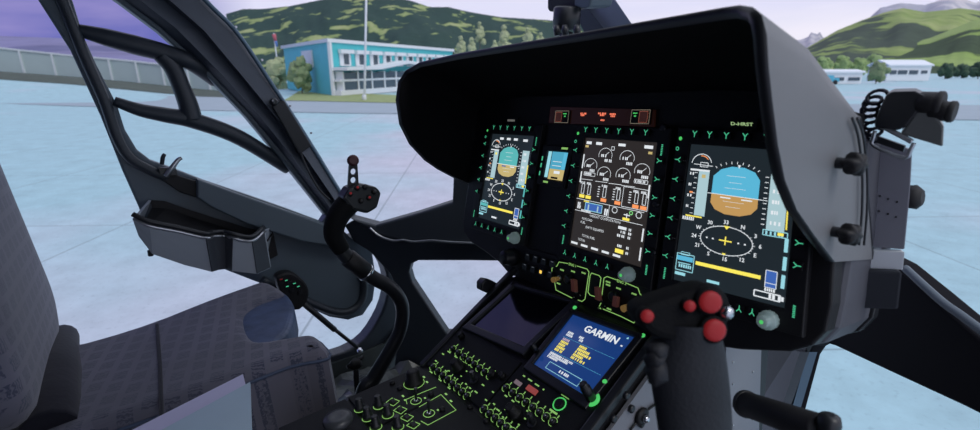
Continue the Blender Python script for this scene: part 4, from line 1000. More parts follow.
r_ = touch('touch_display', '', QG, True)
D = Draw([p + GN * .004 for p in QG], GN, .133, .12); D.rect(0, 0, 1, 1, SCR3)
D.text('GARMIN', .57, .14, .0185, W, .03, 1.02); D.poly([(.90, .055), (.935, .055), (.917, .02)], LCY); D.rect(.90, .17, .93, .19, W)
D.dash(.12, .30, 4, .0045, W, 1); D.dash(.32, .30, 3, .0045, W, 2); D.dash(.12, .345, 5, .0045, W, 3); D.dash(.35, .345, 3, .0045, W, 4)
D.line(.1, .395, .95, .385, .0004, CY)
for k in range(5): D.dash(.12, .43 + .05 * k, 6 if k % 2 else 5, .0048, (PNK, YL, YL, YL, YL)[k], k)
for k in range(5): D.dash(.42, .43 + .05 * k, (5, 8, 9, 7, 8)[k], .0048, YL, k + 7)
for k in range(3): D.dash(.10, .71 + .035 * k, (20, 18, 9)[k], .0038, W, k + 20)
D.line(.1, .68, .95, .67, .0004, CY)
D.frame(.2, .84, .78, .95, .0009, LCY); D.dash(.42, .895, 5, .005, W, 31)
D.mb.build('screen', r_)
tag(r_, 'lit deep-blue console screen with white title and yellow text lines', 'display')
# stub knobs with glowing rings at the screen corners
def ringknob(q, lb, h=.03, r=.006):
    c = G_(*q, .006); root = empty('corner_knob', c)
    g = MB(); g.lathe(c, GN, [(r + .0045, 0), (r + .0045, .002), (r + .002, .003)], gl_green, 22); g.build('glow_ring', root)
    g = MB(); g.lathe(c, GN + Vector((-.10, .05, 0)), [(r, .001), (r, h * .75), (r * .8, h * .8), (r * .8, h), (r * .5, h * 1.05)], blk2, 18); g.build('shaft', root)
    tag(root, lb, 'knob', 'stub knobs around the console screens')
ringknob((592, 399), 'black stub knob with bright green ring under the blue screen', .034, .008)
ringknob((537, 352), 'black stub knob between the two console screens', .02, .005)
bpy.data.objects.remove(bpy.data.objects['glow_ring.001'])
for q, lb in (((575, 308), 'green indicator lamp at the upper left of the blue screen'), ((643, 336), 'green indicator lamp at the upper right of the blue screen'), ((605, 382), 'green indicator lamp at the lower right of the blue screen')):
    g = MB(); c = G_(*q, .008); g.lathe(c, GN, [(.0052, -.003), (.0052, .001)], blk2, 12); g.lathe(c, GN, [(.0042, .0), (.0036, .0022)], gl_green, 12); tag(g.build('indicator_lamp'), lb, 'lamp', 'green lamps around the blue screen')
# radio / audio panels on the sloped console
def audio(name, label, quad, row1, row2, big, lever, extra):
    root = empty(name, sum(quad, Vector()) / 4)
    g = MB(); g.prism([p + GN * .0045 for p in quad], -GN * .006, consm); g.build('face', root, bevel=.0015)
    nn = 0
    for L_, lab in ((row1, -1), (row2, 1)):
        for q in L_:
            c = G_(*q, .005); kn = MB(); kn.lathe(c, GN, [(.0052, 0), (.0048, .0040), (.0038, .0050), (.0015, .0052)], blk2, 14)
            e_ = c + GN * .005; kn.lathe(e_, GN, [(.0020, 0), (.0013, .0008)], steel, 8)
            kn.build('knob', root)
            g = MB(); a0 = 20
            g.tube([c + GN * .0006 + (PX * math.cos(math.radians(a)) + GY * math.sin(math.radians(a))) * .0072 for a in range(a0, a0 + 300, 30)], .0005, gl_lime, 5, 1)
            g.box(c + GY * .0108 + PX * .002 + GN * .0004, PX * .0007, GY * .0024, GN * .0003, gl_lime); g.build('knob_ring', root)
    c = G_(*big, .005); g = MB(); g.lathe(c, GN, [(.013, 0), (.0125, .006), (.009, .008), (.0085, .020), (.006, .022)], blk, 24, 10, .04); g.build('selector_knob', root)
    g = MB()
    for k in range(10):
        a = math.radians(36 * k + 10); d = PX * math.cos(a) + GY * math.sin(a); g.box(c + d * .021, PX * .0017, GY * .0010, GN * .0003, gl_lime)
    g.build('dial_legend', root)
    a = G_(*lever, .006); g = MB(); g.cyl(a, a + GN * .016 + GY * .006 - PX * .002, .0036, blk2, 10, .0045); g.cyl(a, a + GN * .002, .008, blk2, 14); g.build('lever', root)
    g = MB()
    for q, w in extra: g.box(G_(*q, .0049), PX * w * .8, GY * .0011, GN * .0003, gl_lime)
    g.build('lit_legend', root)
    tag(root, label, 'panel', 'audio panels on the console'); return root
def lerp_pts(a, b_, n): return [(a[0] + (b_[0] - a[0]) * i / (n - 1), a[1] + (b_[1] - a[1]) * i / (n - 1)) for i in range(n)]
QA = [GG(-.222, -.128), GG(-.036, -.128), GG(-.036, -.232), GG(-.222, -.232)]
QA2 = [GG(-.032, -.128), GG(.142, -.128), GG(.142, -.232), GG(-.032, -.232)]
audio('audio_panel', 'left audio panel with two rows of ringed knobs', QA, lerp_pts((453, 349), (490, 376), 8), lerp_pts((433, 367), (467, 396), 8), (459, 368), (474, 380),
      [((443, 354), .004), ((436, 361), .004), ((452, 361), .004), ((446, 371), .004), ((449, 352), .006), ((456, 357), .006), ((463, 362), .005), ((431, 372), .006), ((440, 380), .006), ((449, 388), .005), ((483, 385), .004), ((476, 392), .005), ((466, 384), .003), ((470, 388), .003)])
audio('audio_panel', 'right audio panel with red digits and green ring dial', QA2, lerp_pts((506, 388), (553, 422), 8), lerp_pts((484, 409), (512, 432), 6), (515, 414), (532, 423),
      [((524, 376), .003), ((530, 380), .006), ((537, 385), .006), ((543.5, 389.5), .002), ((506, 396), .004), ((513, 401), .004), ((493, 392), .003), ((486, 400), .003), ((494, 404), .003), ((498, 410), .005)])
ap = bpy.data.objects['audio_panel.001']
g = MB(); g.box(G_(532, 390, .006), PX * .011, GY * .0045, GN * .002, mat('red_digit_window', (.2, .05, .05), .4, emit=(.45, .08, .07), es=.5)); g.build('digit_window', ap)
g = MB(); g.box(G_(518, 383, .006), PX * .007, GY * .0035, GN * .002, mat('pale_label', (.25, .2, .22), .5, emit=(.3, .22, .25), es=.4)); g.build('label_window', ap)
g = MB(); c = G_(559.5, 404, .005); g.tube([c + (PX * math.cos(math.radians(a)) + GY * math.sin(math.radians(a))) * .0105 for a in range(0, 360, 24)], .0011, gl_green, 6, 1, True); g.box(c + GY * .015, PX * .008, GY * .0015, GN * .0004, gl_lime); g.box(c - GY * .015, PX * .008, GY * .0015, GN * .0004, gl_lime); g.lathe(c, GN, [(.008, 0), (.007, .004)], blk, 18); g.build('ring_dial', ap)
for q in ((493, 375), (503, 377)):
    g = MB(); c = G_(*q, .004); g.lathe(c, GN, [(.0075, 0), (.0065, .007), (.004, .009)], blk, 14); g.build('cap_nut', ap)
g = MB(); c = G_(462, 337, .004); g.lathe(c, GN, [(.0065, 0), (.006, .009), (.004, .011)], blk, 14); g.build('cap_nut', bpy.data.objects['audio_panel'])
# horizontal lower modules
def Lz(x, y, d=0.): return Z_(x, y, ZL + d)
UZ = Vector((0, 0, 1))
def mod(name, label, x0, x1, y0, y1):
    root = empty(name, ((x0 + x1) / 2, (y0 + y1) / 2, ZL - .004)); g = MB()
    g.box(((x0 + x1) / 2, (y0 + y1) / 2, ZL - .003), ((x1 - x0) / 2 - .0012, 0, 0), (0, (y1 - y0) / 2 - .001, 0), (0, 0, .006), consm); g.build('face', root, bevel=.0015)
    tag(root, label, 'panel', 'switch modules on the lower console'); return root
def zring(root, q, r, m=gl_lime):
    c = Lz(*q, .0036); g = MB(); g.tube([c + Vector((math.cos(a), math.sin(a), 0)) * r for a in [2 * PI * i / 18 for i in range(18)]], .0006, m, 5, 1, True); g.build('lit_ring', root)
def zline(root, L_, m=gl_lime, closed=False):
    pline(L_, m, .00055, .0036, closed, Lz).build('lit_outline', root)
mR = mod('switch_module', 'console module with big knob and two ringed toggles', -.232, -.12, -.44, -.285)
g = MB(); c = Lz(414, 383, .003); g.lathe(c, UZ, [(.0175, 0), (.017, .006), (.0125, .008), (.012, .024), (.010, .026), (.003, .0265)], blk, 30, 12, .03); g.build('rotary_knob', mR); zring(mR, (414, 383), .019)
for q, tp in (((416, 401), (415.5, 391)), ((429, 413.5), (428, 404))):
    a = Lz(*q, .003); b_ = Lz(*tp, .012); b_ = a + UZ * .026 + Vector((.001, .002, 0))
    g = MB(); g.lathe(a, UZ, [(.0045, 0), (.0035, .003)], steel, 12); g.cyl(a, b_, .002, blk2, 8, .0033); g.build('toggle', mR); zring(mR, q, .0095)
for q in ((431, 395), (442, 410), (400, 389), (392.5, 383.5)):
    g = MB(); g.lathe(Lz(*q, .003), UZ, [(.0055, 0), (.005, .004), (.002, .005)], blk, 12); g.build('screw', mR)
zline(mR, [(407, 404), (406, 399.5), (421, 393), (436, 387)]); zline(mR, [(419, 407), (441, 394.5), (456, 410), (428, 425), (421, 421)])
g = MB()
for q, w in (((424, 377), .003), ((427, 382), .003), ((403, 396), .003), ((405, 400), .002), ((425, 398), .002), ((438, 410), .002), ((446, 394), .003), ((451, 401), .003)): g.box(Lz(*q, .0034), (w, 0, 0), (0, .0015, 0), (0, 0, .0003), gl_lime)
g.build('lit_legend', mR)
mL = mod('switch_module', 'console module with black knobs and four lit push keys', -.232, -.12, -.56, -.443)
mL.location = mL.location
for q in ((360, 409), (379, 406), (388, 415), (368, 418), (376, 427), (398, 427)):
    c = Lz(*q, .003); g = MB(); g.lathe(c, UZ, [(.009, 0), (.0088, .006), (.0062, .008), (.006, .019), (.0045, .021)], blk2, 18, 8, .04); g.build('knob', mL); zring(mL, q, .0095)
for q in ((393, 402), (400.5, 410), (407, 417.5), (413.5, 425)):
    c = Lz(*q, .004); g = MB(); g.box(c, (.0065, 0, 0), (0, .0045, 0), (0, 0, .003), blk); g.build('push_key', mL, bevel=.001)
    zline(mL, [(q[0] - 7, q[1] + .5), (q[0] - 1, q[1] - 4), (q[0] + 6.5, q[1] - 1), (q[0] + .5, q[1] + 4)], closed=True)
m3_ = mod('switch_module', 'dark console module with few controls, far right of the lower row', -.117, .15, -.56, -.29)
for q in ((470, 408), (486, 422)):
    g = MB(); g.lathe(Lz(*q, .003), UZ, [(.005, 0), (.0045, .004), (.002, .005)], blk, 12); g.build('screw', m3_)
g = MB(); g.lathe(Vector((-.27, -.46, ZL + .012)), UZ, [(.010, -.05), (.010, 0), (.0225, .004), (.024, .010), (.022, .016), (.012, .018), (.004, .0165)], mat('dark_disc_knob', (.05, .055, .065), .35), 30)
ds = g.build('disc_knob'); tag(ds, 'dark round disc knob beside the seat cushion front', 'knob')
ds.location = ds.location + (Z_(338, 421, ZL + .02) - Vector((-.27, -.46, ZL + .02)))
# lever left of blank screen
g = MB(); g.prism([X_(*q, -.238) for q in [(482, 291), (482, 284), (486, 279.5), (493, 281), (512, 291), (508, 301), (494, 290.5), (489, 294)]], (-.022, 0, 0), blk2)
tag(g.build('console_lever', bevel=.003), 'black hooked lever sticking out left of the dark screen', 'lever')

# ================================================================== CYCLIC STICKS
cy = empty('cyclic_stick', (-.50, -.29, .13))
def cp(x, y, X=-.47): return X_(x, y, X)
pole = [cp(335, 236), cp(340, 248), cp(352, 262), cp(372, 277), cp(392, 289), cp(402, 306), cp(400, 330), cp(388, 354), cp(374, 378), cp(362, 400)]
pole.append(Vector((-.47, pole[-1].y - .01, .16)))
g = MB(); g.tube(pole, [.016, .0165, .0165, .0165, .0165, .0165, .0165, .017, .018, .018, .02], blk2, 16, 8); g.build('pole', cy)
g = MB(); g.cyl(cp(347, 257), cp(367, 273), .0205, blk, 18); g.build('collar', cy)
g = MB(); g.cyl(cp(365, 271.5), cp(367.5, 273.5), .0212, chrome, 18); g.build('clamp_ring', cy)
g = MB(); g.tube([cp(342, 250), cp(334, 236), cp(336, 221), cp(344, 208), cp(354, 200), cp(362, 198)], [.018, .021, .023, .025, .025, .02], stickm, 16, 6)
g.build('grip', cy)
g = MB(); g.prism([cp(343, 199, -.445), cp(350, 188, -.445), cp(362, 184, -.445), cp(377, 187, -.445), (cp(382, 193, -.445)), cp(378, 208, -.445), cp(368, 214, -.445), cp(352, 210, -.445)], (-.045, .0, 0), blk2); g.build('grip_head', cy, bevel=.006)
for q in ((350, 194), (357, 188), (365, 187), (369, 198), (361, 201), (374, 192)):
    g = MB(); c = cp(*q, -.445); g.lathe(c, (1, -.2, .35), [(.006, -.004), (.0058, .005), (.004, .008)], blk, 12); g.lathe(c + Vector((.008, -.001, .003)), (1, -.2, .35), [(.003, -.001), (.002, .002)], redb if q[0] in (369, 350, 357) else blk2, 10); g.build('thumb_switch', cy)
# perforated hat bracket on top
br_ = empty('stick_bracket', cp(353, 190))
outer = [cp(347.5, 188, -.46), cp(349, 165, -.46), cp(350, 161, -.46), cp(356, 161, -.46), cp(357, 165, -.46), cp(358.5, 188, -.46)]
def circ(q, r): c = cp(*q, -.46); return [c + Vector((0, math.cos(a), math.sin(a))) * r for a in [2 * PI * i / 14 for i in range(14)]]
g = MB(); curve_prism(g, outer, [circ((353, 171.5), .0065), circ((353, 180), .0065), circ((353, 187.5), .005)], FD(-.46), .006, blk2); g.build('perforated_plate', br_)
g = MB(); g.lathe(cp(353, 160.5, -.452), (1, -.2, .2), [(.006, -.01), (.012, -.006), (.012, .004), (.008, .008)], mat('dull_red_cap', (.07, .02, .025), .5), 16); g.build('cap', br_)
br_['label'] = 'upright plate with three holes'
br_.parent = cy; br_.location = br_.location - cy.location
tag(cy, 'curved black left control stick rising before the empty seat', 'control stick')
# right cyclic (close to the lens)
def near(x, y, d): return CW + ray(x, y) * d
rc = empty('cyclic_stick', (.33, -.36, .60))
g = MB(); b_ = [near(688, 322, .44), near(690, 345, .445), near(688, 372, .45), near(692, 400, .455), near(696, 440, .46), near(700, 500, .48), near(704, 560, .52)]
rings = []
for i, (p, w, d_) in enumerate(zip(b_, (.026, .030, .036, .035, .034, .030, .024), (.022, .022, .024, .023, .022, .020, .018))):
    ax = CR; ay = (CF - PN * 0).normalized(); rings.append([p + ax * w * math.cos(a) + ay * d_ * math.sin(a) for a in [2 * PI * k / 20 for k in range(20)]])
gripm = mat('worn_grip_grey', (.020, .022, .028), .6, spec=.3, var=.2, vscale=30, bump=.3, bscale=300)
g.grid(rings, gripm, True, True); gr = g.build('grip', rc); gr.modifiers.new('sub', 'SUBSURF').render_levels = 2
g = MB()
for q, r in (((657, 350), .010), ((655, 360), .010), ((657, 372), .011)): blob(g, near(*q, .435), r, gripm, q[1]) 
for p in range(len(g.sm)): g.sm[p] = True
g.build('finger_rest', rc)
# head: rounded body
g = MB()
hd = [(638.5, 314), (644, 307), (658, 301), (680, 294), (710, 286), (725, 291), (733, 306), (731, 322), (722, 334), (705, 340), (680, 343), (655, 337), (642, 325)]
hp = smooth_poly([near(x, y, .425) for x, y in hd], 3)
g.prism(hp, CF * .045, stickm, True); g.build('grip_head', rc, bevel=.008)
fc = -CF
for q, r in (((708, 301), .0095), ((712, 329), .0095), ((687.5, 305), .0048), ((645.5, 315), .0055)):
    c = near(*q, .424); root = MB(); root.lathe(c, fc, [(r * 1.3, -.006), (r * 1.25, .003), (r * 1.05, .004)], stickm, 22); bz = root.build('button_collar', rc)
    g = MB(); g.lathe(c + fc * .002, fc, [(r * 1.0, 0), (r * .98, .004), (r * .7, .0055), (r * .2, .006)], redb, 22); g.build('red_button', bz)
c = near(722, 312, .425); g = MB(); g.lathe(c, CR - CF * .5, [(.006, -.002), (.006, .006), (.003, .009)], chrome, 12); g.build('side_switch', rc)
g = MB(); g.tube([rings[-1][0] * .5 + rings[-1][10] * .5, Vector((.40, -.40, .5)), Vector((.42, -.38, .14))], .017, blk2, 12, 5); g.build('pole', rc)
tag(rc, 'right control stick with red buttons close to the viewer', 'control stick')
# collective at far side of the seat
cl = empty('collective_lever', X_(300, 305, -.86))
def kp(x, y, X=-.86): return X_(x, y, X)
g = MB(); g.prism(smooth_poly([kp(276, 279), kp(282, 274), kp(292, 273), kp(304, 281), kp(309, 290), kp(308, 300), kp(300, 310), kp(290, 308), kp(282, 296)], 2), (-.04, 0, 0), blk, True); g.build('grip_head', cl, bevel=.006)
g = MB(); g.cyl(kp(292, 300, -.88), Vector((-.88, -.62, .20)), .016, blk2, 14); g.build('lever_tube', cl)
for i, (q, m) in enumerate((((281, 279), redb), ((286, 280), gl_teal), ((290, 283), blk2), ((294, 283), gl_teal), ((298, 286), gl_teal), ((287, 286), gl_teal), ((300, 292), blk2), ((292, 290), blk2))):
    g = MB(); c = kp(*q, -.859); g.box(c, (.004, 0, 0), (0, .0055, 0), (0, 0, .0022 if m in (gl_teal, redb) else .005), m if m is blk2 else blk2)
    g.box(c + Vector((.0042, 0, 0)), (.0005, 0, 0), (0, .0035, 0), (0, 0, .0012), m); g.build('switch', cl)
tag(cl, 'black collective lever head with lit switches beyond the seat', 'control lever')

# ================================================================== SEAT
fab = mat('patterned_seat_fabric', (.08, .085, .12), .9, spec=.2, sheen=.3)
N, L, b = nodes_of(fab); tc = N['Texture Coordinate']
mp = N.new('ShaderNodeMapping'); mp.inputs['Rotation'].default_value = (0, 0, .2); L.new(tc.outputs['Object'], mp.inputs[0])
wv = N.new('ShaderNodeTexBrick'); wv.inputs['Scale'].default_value = 1; wv.inputs['Brick Width'].default_value = .042; wv.inputs['Row Height'].default_value = .034; wv.inputs['Mortar Size'].default_value = .006; wv.offset = .5
L.new(mp.outputs[0], wv.inputs['Vector'])
w2 = N.new('ShaderNodeTexWave'); w2.inputs['Scale'].default_value = 60; w2.inputs['Distortion'].default_value = 6; w2.inputs['Detail'].default_value = 2; w2.inputs['Detail Scale'].default_value = 3; L.new(mp.outputs[0], w2.inputs['Vector'])
ng = N.new('ShaderNodeMath'); ng.operation = 'SUBTRACT'; ng.inputs[0].default_value = 1; L.new(wv.outputs['Fac'], ng.inputs[1])
mu = N.new('ShaderNodeMath'); mu.operation = 'MULTIPLY'; L.new(ng.outputs[0], mu.inputs[0]); L.new(w2.outputs['Fac'], mu.inputs[1])
mx = N.new('ShaderNodeMix'); mx.data_type = 'RGBA'; mx.inputs[6].default_value = (.19, .185, .25, 1); mx.inputs[7].default_value = (.035, .050, .105, 1); L.new(mu.outputs[0], mx.inputs[0])
n9 = N.new('ShaderNodeTexNoise'); n9.inputs['Scale'].default_value = 5; L.new(tc.outputs['Object'], n9.inputs['Vector'])
m9 = N.new('ShaderNodeMix'); m9.data_type = 'RGBA'; L.new(n9.outputs['Fac'], m9.inputs[0]); L.new(mx.outputs[2], m9.inputs[6]); m9.inputs[7].default_value = (.10, .10, .12, 1)
L.new(m9.outputs[2], b.inputs['Base Color'])
fabB = fab.copy(); fabB.name = 'patterned_back_fabric'
for n_ in fabB.node_tree.nodes:
    if n_.type == 'MAPPING': n_.inputs['Rotation'].default_value = (PI / 2, 0, 0)
darkfab = mat('dark_velour', (.012, .012, .02), .9, spec=.2, sheen=.2, bump=.4, bscale=60)
stretch = mat('blue_stretch_cloth', (.07, .10, .19), .45, var=.6, vscale=25, bump=.8, bscale=40)
ZC = .585
def Zc(x, y, d=0.): return Z_(x, y, ZC + d)
seat = empty('pilot_seat', (-.62, -.66, .12))
so = [(30, 352), (65, 342), (140, 318), (196, 296), (246, 279), (262, 279), (272, 289), (279, 303), (274, 318), (266, 327), (244, 329), (236, 318), (240, 306), (250, 300)]
so = [(20, 356), (65, 342), (140, 318), (196, 296), (246, 279), (260, 278), (271, 287), (279, 302), (276, 316), (266, 327), (252, 331), (268, 328), (290, 323), (303, 327), (308, 338), (308, 352), (270, 376), (240, 392), (180, 428), (120, 462), (60, 470), (0, 440)]
# cushion: top grid with puffed edges following the seat outline
P2 = smooth_poly([Zc(*q) for q in so], 3)
def cushion(name, pts, ztop, zbot, m, rnd=.028, parent=None, crown=0.):
    g = MB(); n = len(pts); rings = []
    ar = sum(pts[i].x * pts[(i + 1) % n].y - pts[(i + 1) % n].x * pts[i].y for i in range(n)); sg = 1 if ar > 0 else -1
    def inw(d):
        out = []
        for i in range(n):
            t = (pts[(i + 2) % n] - pts[i - 2]); t = Vector((t.x, t.y, 0)).normalized()
            out.append(pts[i] + Vector((-t.y, t.x, 0)) * sg * d)
        return out
    P0 = [Vector((p.x, p.y, 0)) for p in pts]
    for d, z in ((0, zbot), (0, ztop - rnd), (rnd * .12, ztop - rnd * .6), (rnd * .4, ztop - rnd * .25), (rnd * .8, ztop - rnd * .05), (rnd * 1.0, ztop)):
        rings.append([Vector((p.x, p.y, z)) for p in inw(d)])
    g.grid(rings, m, True, True); g.add(rings[0], [list(range(n))], m); g.add(rings[-1], [list(range(n))], m, True)
    return g.build(name, parent, weld=True)
# main cushion as two lobes + body
bx0, bx1 = -.875, -.40
P2 = [(-.90, -.95)] + [Zc(*q).xy[:] for q in [(65, 344), (140, 324), (203, 300), (245, 285), (265, 279.5), (279, 285), (286, 292), (274, 297), (258, 303), (247, 311), (245, 320), (250, 333), (262, 338), (290, 334), (312, 331), (321, 336), (326, 348)]] + [(-.375, -.50), (-.37, -.64), (-.38, -.80), (-.38, -.95)]
P2 = [(max(x, -.93), y) for x, y in P2]
P3 = smooth_poly([(x, y, 0) for x, y in P2], 3)
g = MB(); curve_prism(g, [Vector((p.x, p.y, ZC - .09)) for p in P3], [], (Vector((0, 0, ZC - .09)), PX, Vector((0, 1, 0)), Vector((0, 0, 1))), .18, fab, .026, 5); g.build('cushion', seat)
P4 = smooth_poly([Z_(*q, ZC - .012) for q in [(262, 285), (277, 288), (289, 296), (294.5, 309), (290, 328), (281, 338), (268, 345), (240, 345), (225, 325), (235, 300)]], 3)
g = MB(); curve_prism(g, P4, [], (Vector((0, 0, ZC - .045)), PX, Vector((0, 1, 0)), Vector((0, 0, 1))), .07, stretch, .012); g.build('cushion_core', seat)
g = MB(); g.tube([Z_(x, y, ZC) for x, y in [(157, 324), (158, 340), (160, 365), (161, 395), (162, 425)]], .0035, darkfab, 8); g.build('cushion_seam', seat)
g = MB(); pp = [Vector((p.x, p.y, ZC - .024)) for p in P3]; cxx = sum(pp, Vector()) / len(pp)
g.tube([cxx + (p - cxx) * 1.004 for p in pp], .0035, mat('blue_piping', (.06, .085, .15), .6), 6, 1, True); g.build('piping', seat)
g = MB(); g.box((-.64, -.68, .27), (.22, 0, 0), (0, .2, 0), (0, 0, .09), frame2); g.build('seat_base', seat, bevel=.02)
g = MB(); g.box((-.64, -.70, .155), (.20, 0, 0), (0, .22, 0), (0, 0, .03), greyd); g.build('seat_rail', seat)
# backrest
def slabcush(name, c, hx, hz, ty, m, parent, tilt, r=.03):
    g = MB(); pts = rr(-hx, -hz, hx, hz, .09, 6); rings = []
    ax = Vector((1, 0, 0)); az = Vector((0, -math.sin(tilt), math.cos(tilt))); an = az.cross(ax) * -1
    an = Vector((0, math.cos(tilt), math.sin(tilt)))
    for sc_, d in ((.97, -ty), (1, -ty + r), (1, ty - r), (.985, ty - r * .5), (.95, ty - r * .1), (.88, ty + .003), (.5, ty + .012), (.1, ty + .014)):
        rings.append([Vector(c) + ax * u * (1 - (1 - sc_) * .8) + az * v * sc_ + an * d for u, v in pts])
    g.grid(rings, m, True, True); g.add(rings[0], [list(range(len(pts)))], m); g.add(rings[-1], [list(range(len(pts)))], m)
    return g.build(name, parent, weld=True)
slabcush('backrest', (-.63, -.968, .99), .255, .40, .085, fabB, seat, math.radians(3))
# dark bolster at the joint
g = MB(); g.tube([(-.87, -.875, .575), (-.74, -.875, .585), (-.62, -.87, .59), (-.50, -.865, .585), (-.42, -.86, .575)], [.03, .04, .045, .045, .04], darkfab, 14, 5); g.build('lumbar_bolster', seat)
g = MB(); g.tube([(-.865, -.93, .55), (-.872, -.935, .80), (-.87, -.95, 1.05), (-.85, -.97, 1.3)], .022, frame2, 10); g.build('back_frame', seat)
tag(seat, 'empty pilot seat in dark patterned fabric at lower left', 'seat')
# papers
def sheet(name, L_, z, th_, m, lb, dz=0.):
    g = MB(); g.prism([Z_(x, y, z) for x, y in L_], (0, 0, -th_), m); return tag(g.build(name), lb, 'paper', 'papers on the seat')
sheet('paper_sheet', [(243, 374), (246, 386), (130, 450), (60, 470), (120, 436)], .617, .004, mat('paper_lilac', (.66, .64, .88), .6), 'narrow lilac paper sheet sticking out beyond the folder')
sheet('document_folder', [(250, 382), (252, 440), (200, 520), (60, 520), (150, 436)], .625, .005, mat('pale_teal_folder', (.46, .60, .72), .55, var=.05), 'pale blue-grey document folder lying on the seat edge')
# footwell: crumpled plastic cover, small stalk lever
cm = mat('crumpled_olive_cover', (.12, .135, .13), .3, var=.3, vscale=14, bump=.5, bscale=30, spec=.6)
g = MB(); rows = []
for i in range(26):
    row = []
    for j in range(26):
        x = -1.0 + .56 * j / 25; x = max(x, -.925); y = -.34 + .50 * i / 25
        y = min(y, x + .76)
        h = .15 + .035 * abs(noise.noise((x * 9, y * 9, 1))) * 2 + .02 * noise.noise((x * 22, y * 22, 4))
        row.append(Vector((x, y, h)))
    rows.append(row)
g.grid(rows, cm, False); tag(g.build('footwell_cover'), 'crumpled grey-olive protective sheet on the footwell floor', 'cover')
g = MB(); a = X_(358, 394, -.52); b2 = X_(356, 366, -.52); a0 = Vector((a.x, a.y, .13))
g.tube([a0, a, b2], [.010, .008, .007], blk2, 10, 3); g.lathe(b2 + Vector((0, 0, .004)), UZ, [(.008, -.01), (.014, -.004), (.014, .008), (.008, .014)], blk, 14, 3, .2); g.tube([b2 + Vector((0, -.022, .006)), b2 + Vector((0, .0, .01)), b2 + Vector((0, .022, .016))], .0055, blk, 8, 2)
tag(g.build('stalk_lever'), 'small black T-handled stalk beside the left control stick', 'lever')
# black tube handle at bottom right
gt = empty('grab_tube', Y_(790, 420, -.16)); 
A0 = Y_(746, 404, -.10); A1 = Y_(822, 430, -.16) 
g = MB(); g.cyl(A0, A1, .0155, rubber, 20); g.build('sleeve', gt)
g = MB(); g.cyl(A0 - (A1 - A0).normalized() * .003, A0 + (A1 - A0).normalized() * .004, .017, blk2, 20); g.build('end_cap', gt)
g = MB(); g.lathe(Y_(829, 424, -.16), (0, 0, 1), [(.004, -.012), (.0095, -.008), (.011, 0), (.0095, .008), (.004, .011)], blk2, 16); g.cyl(Y_(829, 426, -.16), Y_(822, 470, -.16), .009, blk2, 10); g.build('ball_joint', gt)
tag(gt, 'black rubber-sleeved grab tube at the bottom right corner', 'handle')

# ================================================================== SIDE BRACKET + VIEWER UNIT
sbk = empty('side_bracket', Y_(880, 310, .1)); YB = .10
pl = mat('bracket_grey', (.26, .265, .31), .45, var=.08, vscale=10, bump=.1, bscale=300)
g = MB(); g.prism([Y_(*q, YB) for q in [(866, 130), (913, 150), (911, 190), (905, 250), (861, 247)]], (-.008, .010, 0), pl); g.build('upright_plate', sbk, bevel=.002)
g = MB(); g.prism([Y_(862, 250, YB - .003), Y_(905, 252, YB - .003), Y_(903, 270, YB - .004), Y_(859, 268, YB - .004)], (-.006, .008, .0), mat('pale_satin_metal', (.85, .9, .95), .4)); g.build('polished_fold', sbk, bevel=.001)
g = MB(); g.prism([Y_(859, 270, YB - .01), Y_(903, 272, YB - .01), Y_(899, 310, YB - .01), Y_(855, 309, YB - .01)], (-.01, .012, 0), greyd); g.build('lower_plate', sbk, bevel=.003)
for q in [(880, 196), (888, 199), (897, 202), (879, 211), (888, 214), (896, 217)]:
    g = MB(); g.lathe(Y_(*q, YB), (0, -1, 0), [(.0012, 0), (.001, .0012)], blk, 8); g.build('rivet', sbk)
g = MB(); g.lathe(Y_(913, 197, YB + .03), (1, 0, .1), [(.006, -.01), (.014, -.004), (.015, .004), (.009, .01)], rubber, 16, 8, .06); g.build('edge_knob', sbk)
tag(sbk, 'grey vertical mounting bracket right of the hood', 'bracket')
vu = empty('viewer_unit', Y_(905, 150, .08))
def vy(x, y, d=0.): return Y_(x, y, .10 + d)
AW = Vector((-.012, .05, 0))
g = MB(); top_ = [vy(x, y, -.06) for x, y in [(874, 125), (880, 108), (886, 95), (892, 91.5), (915, 91), (926, 96), (921, 108), (906, 127), (898, 130.5), (876, 128)]]
g.prism(top_, AW, blk2); g.build('housing', vu, bevel=.003)
g = MB(); g.prism([vy(*q, -.058) for q in [(905, 128), (922, 103), (930, 108), (944, 127), (943, 147), (900, 134)]], AW * .7, mat('hood_glass_grey', (.12, .13, .13), .3, spec=.6)); g.build('visor', vu, bevel=.002)
for (xa, ya, xb, yb_, r) in ((918, 103, 943, 104, .0125), (930, 110, 955, 112, .0105)):
    a = vy(xa, ya, -.05); b_ = vy(xb, yb_, -.05); g = MB(); g.cyl(a, b_, r, blk, 20); g.cyl(a + (b_ - a) * .72, b_ + (b_ - a) * .02, r * 1.08, rubber, 20); g.build('eyepiece', vu)
g = MB(); g.tube([vy(875, 131, -.055), vy(873, 139, -.055), vy(874, 146, -.055), vy(904, 158, -.055), vy(911, 149, -.055), vy(914, 143, -.055)], .0022, steel, 8, 3); g.tube([vy(878, 124, -.055), vy(905, 138, -.055), vy(912, 142, -.055)], .003, steel, 8, 3); g.build('wire_bail', vu)
g = MB(); g.prism([vy(877, 136, -.05), vy(905, 146, -.05), vy(903, 152, -.05), vy(877, 143, -.05)], (0, .004, 0), blk2); g.build('slide_plate', vu)
g = MB(); helix = []
for i in range(0, 12 * 7):
    a = 2 * PI * i / 12; t_ = i / (12 * 7); c = vy(879 - 10 * math.sin(PI * min(1, t_ * 1.0)) ** .7, 94 + 44 * t_, -.02)
    helix.append(c + Vector((math.cos(a) * .0085, math.sin(a) * .004, math.sin(a) * .006)))
g.tube(helix, .0022, mat('blue_black_cord', (.012, .014, .03), .35), 6, 1); g.build('coiled_cord', vu)
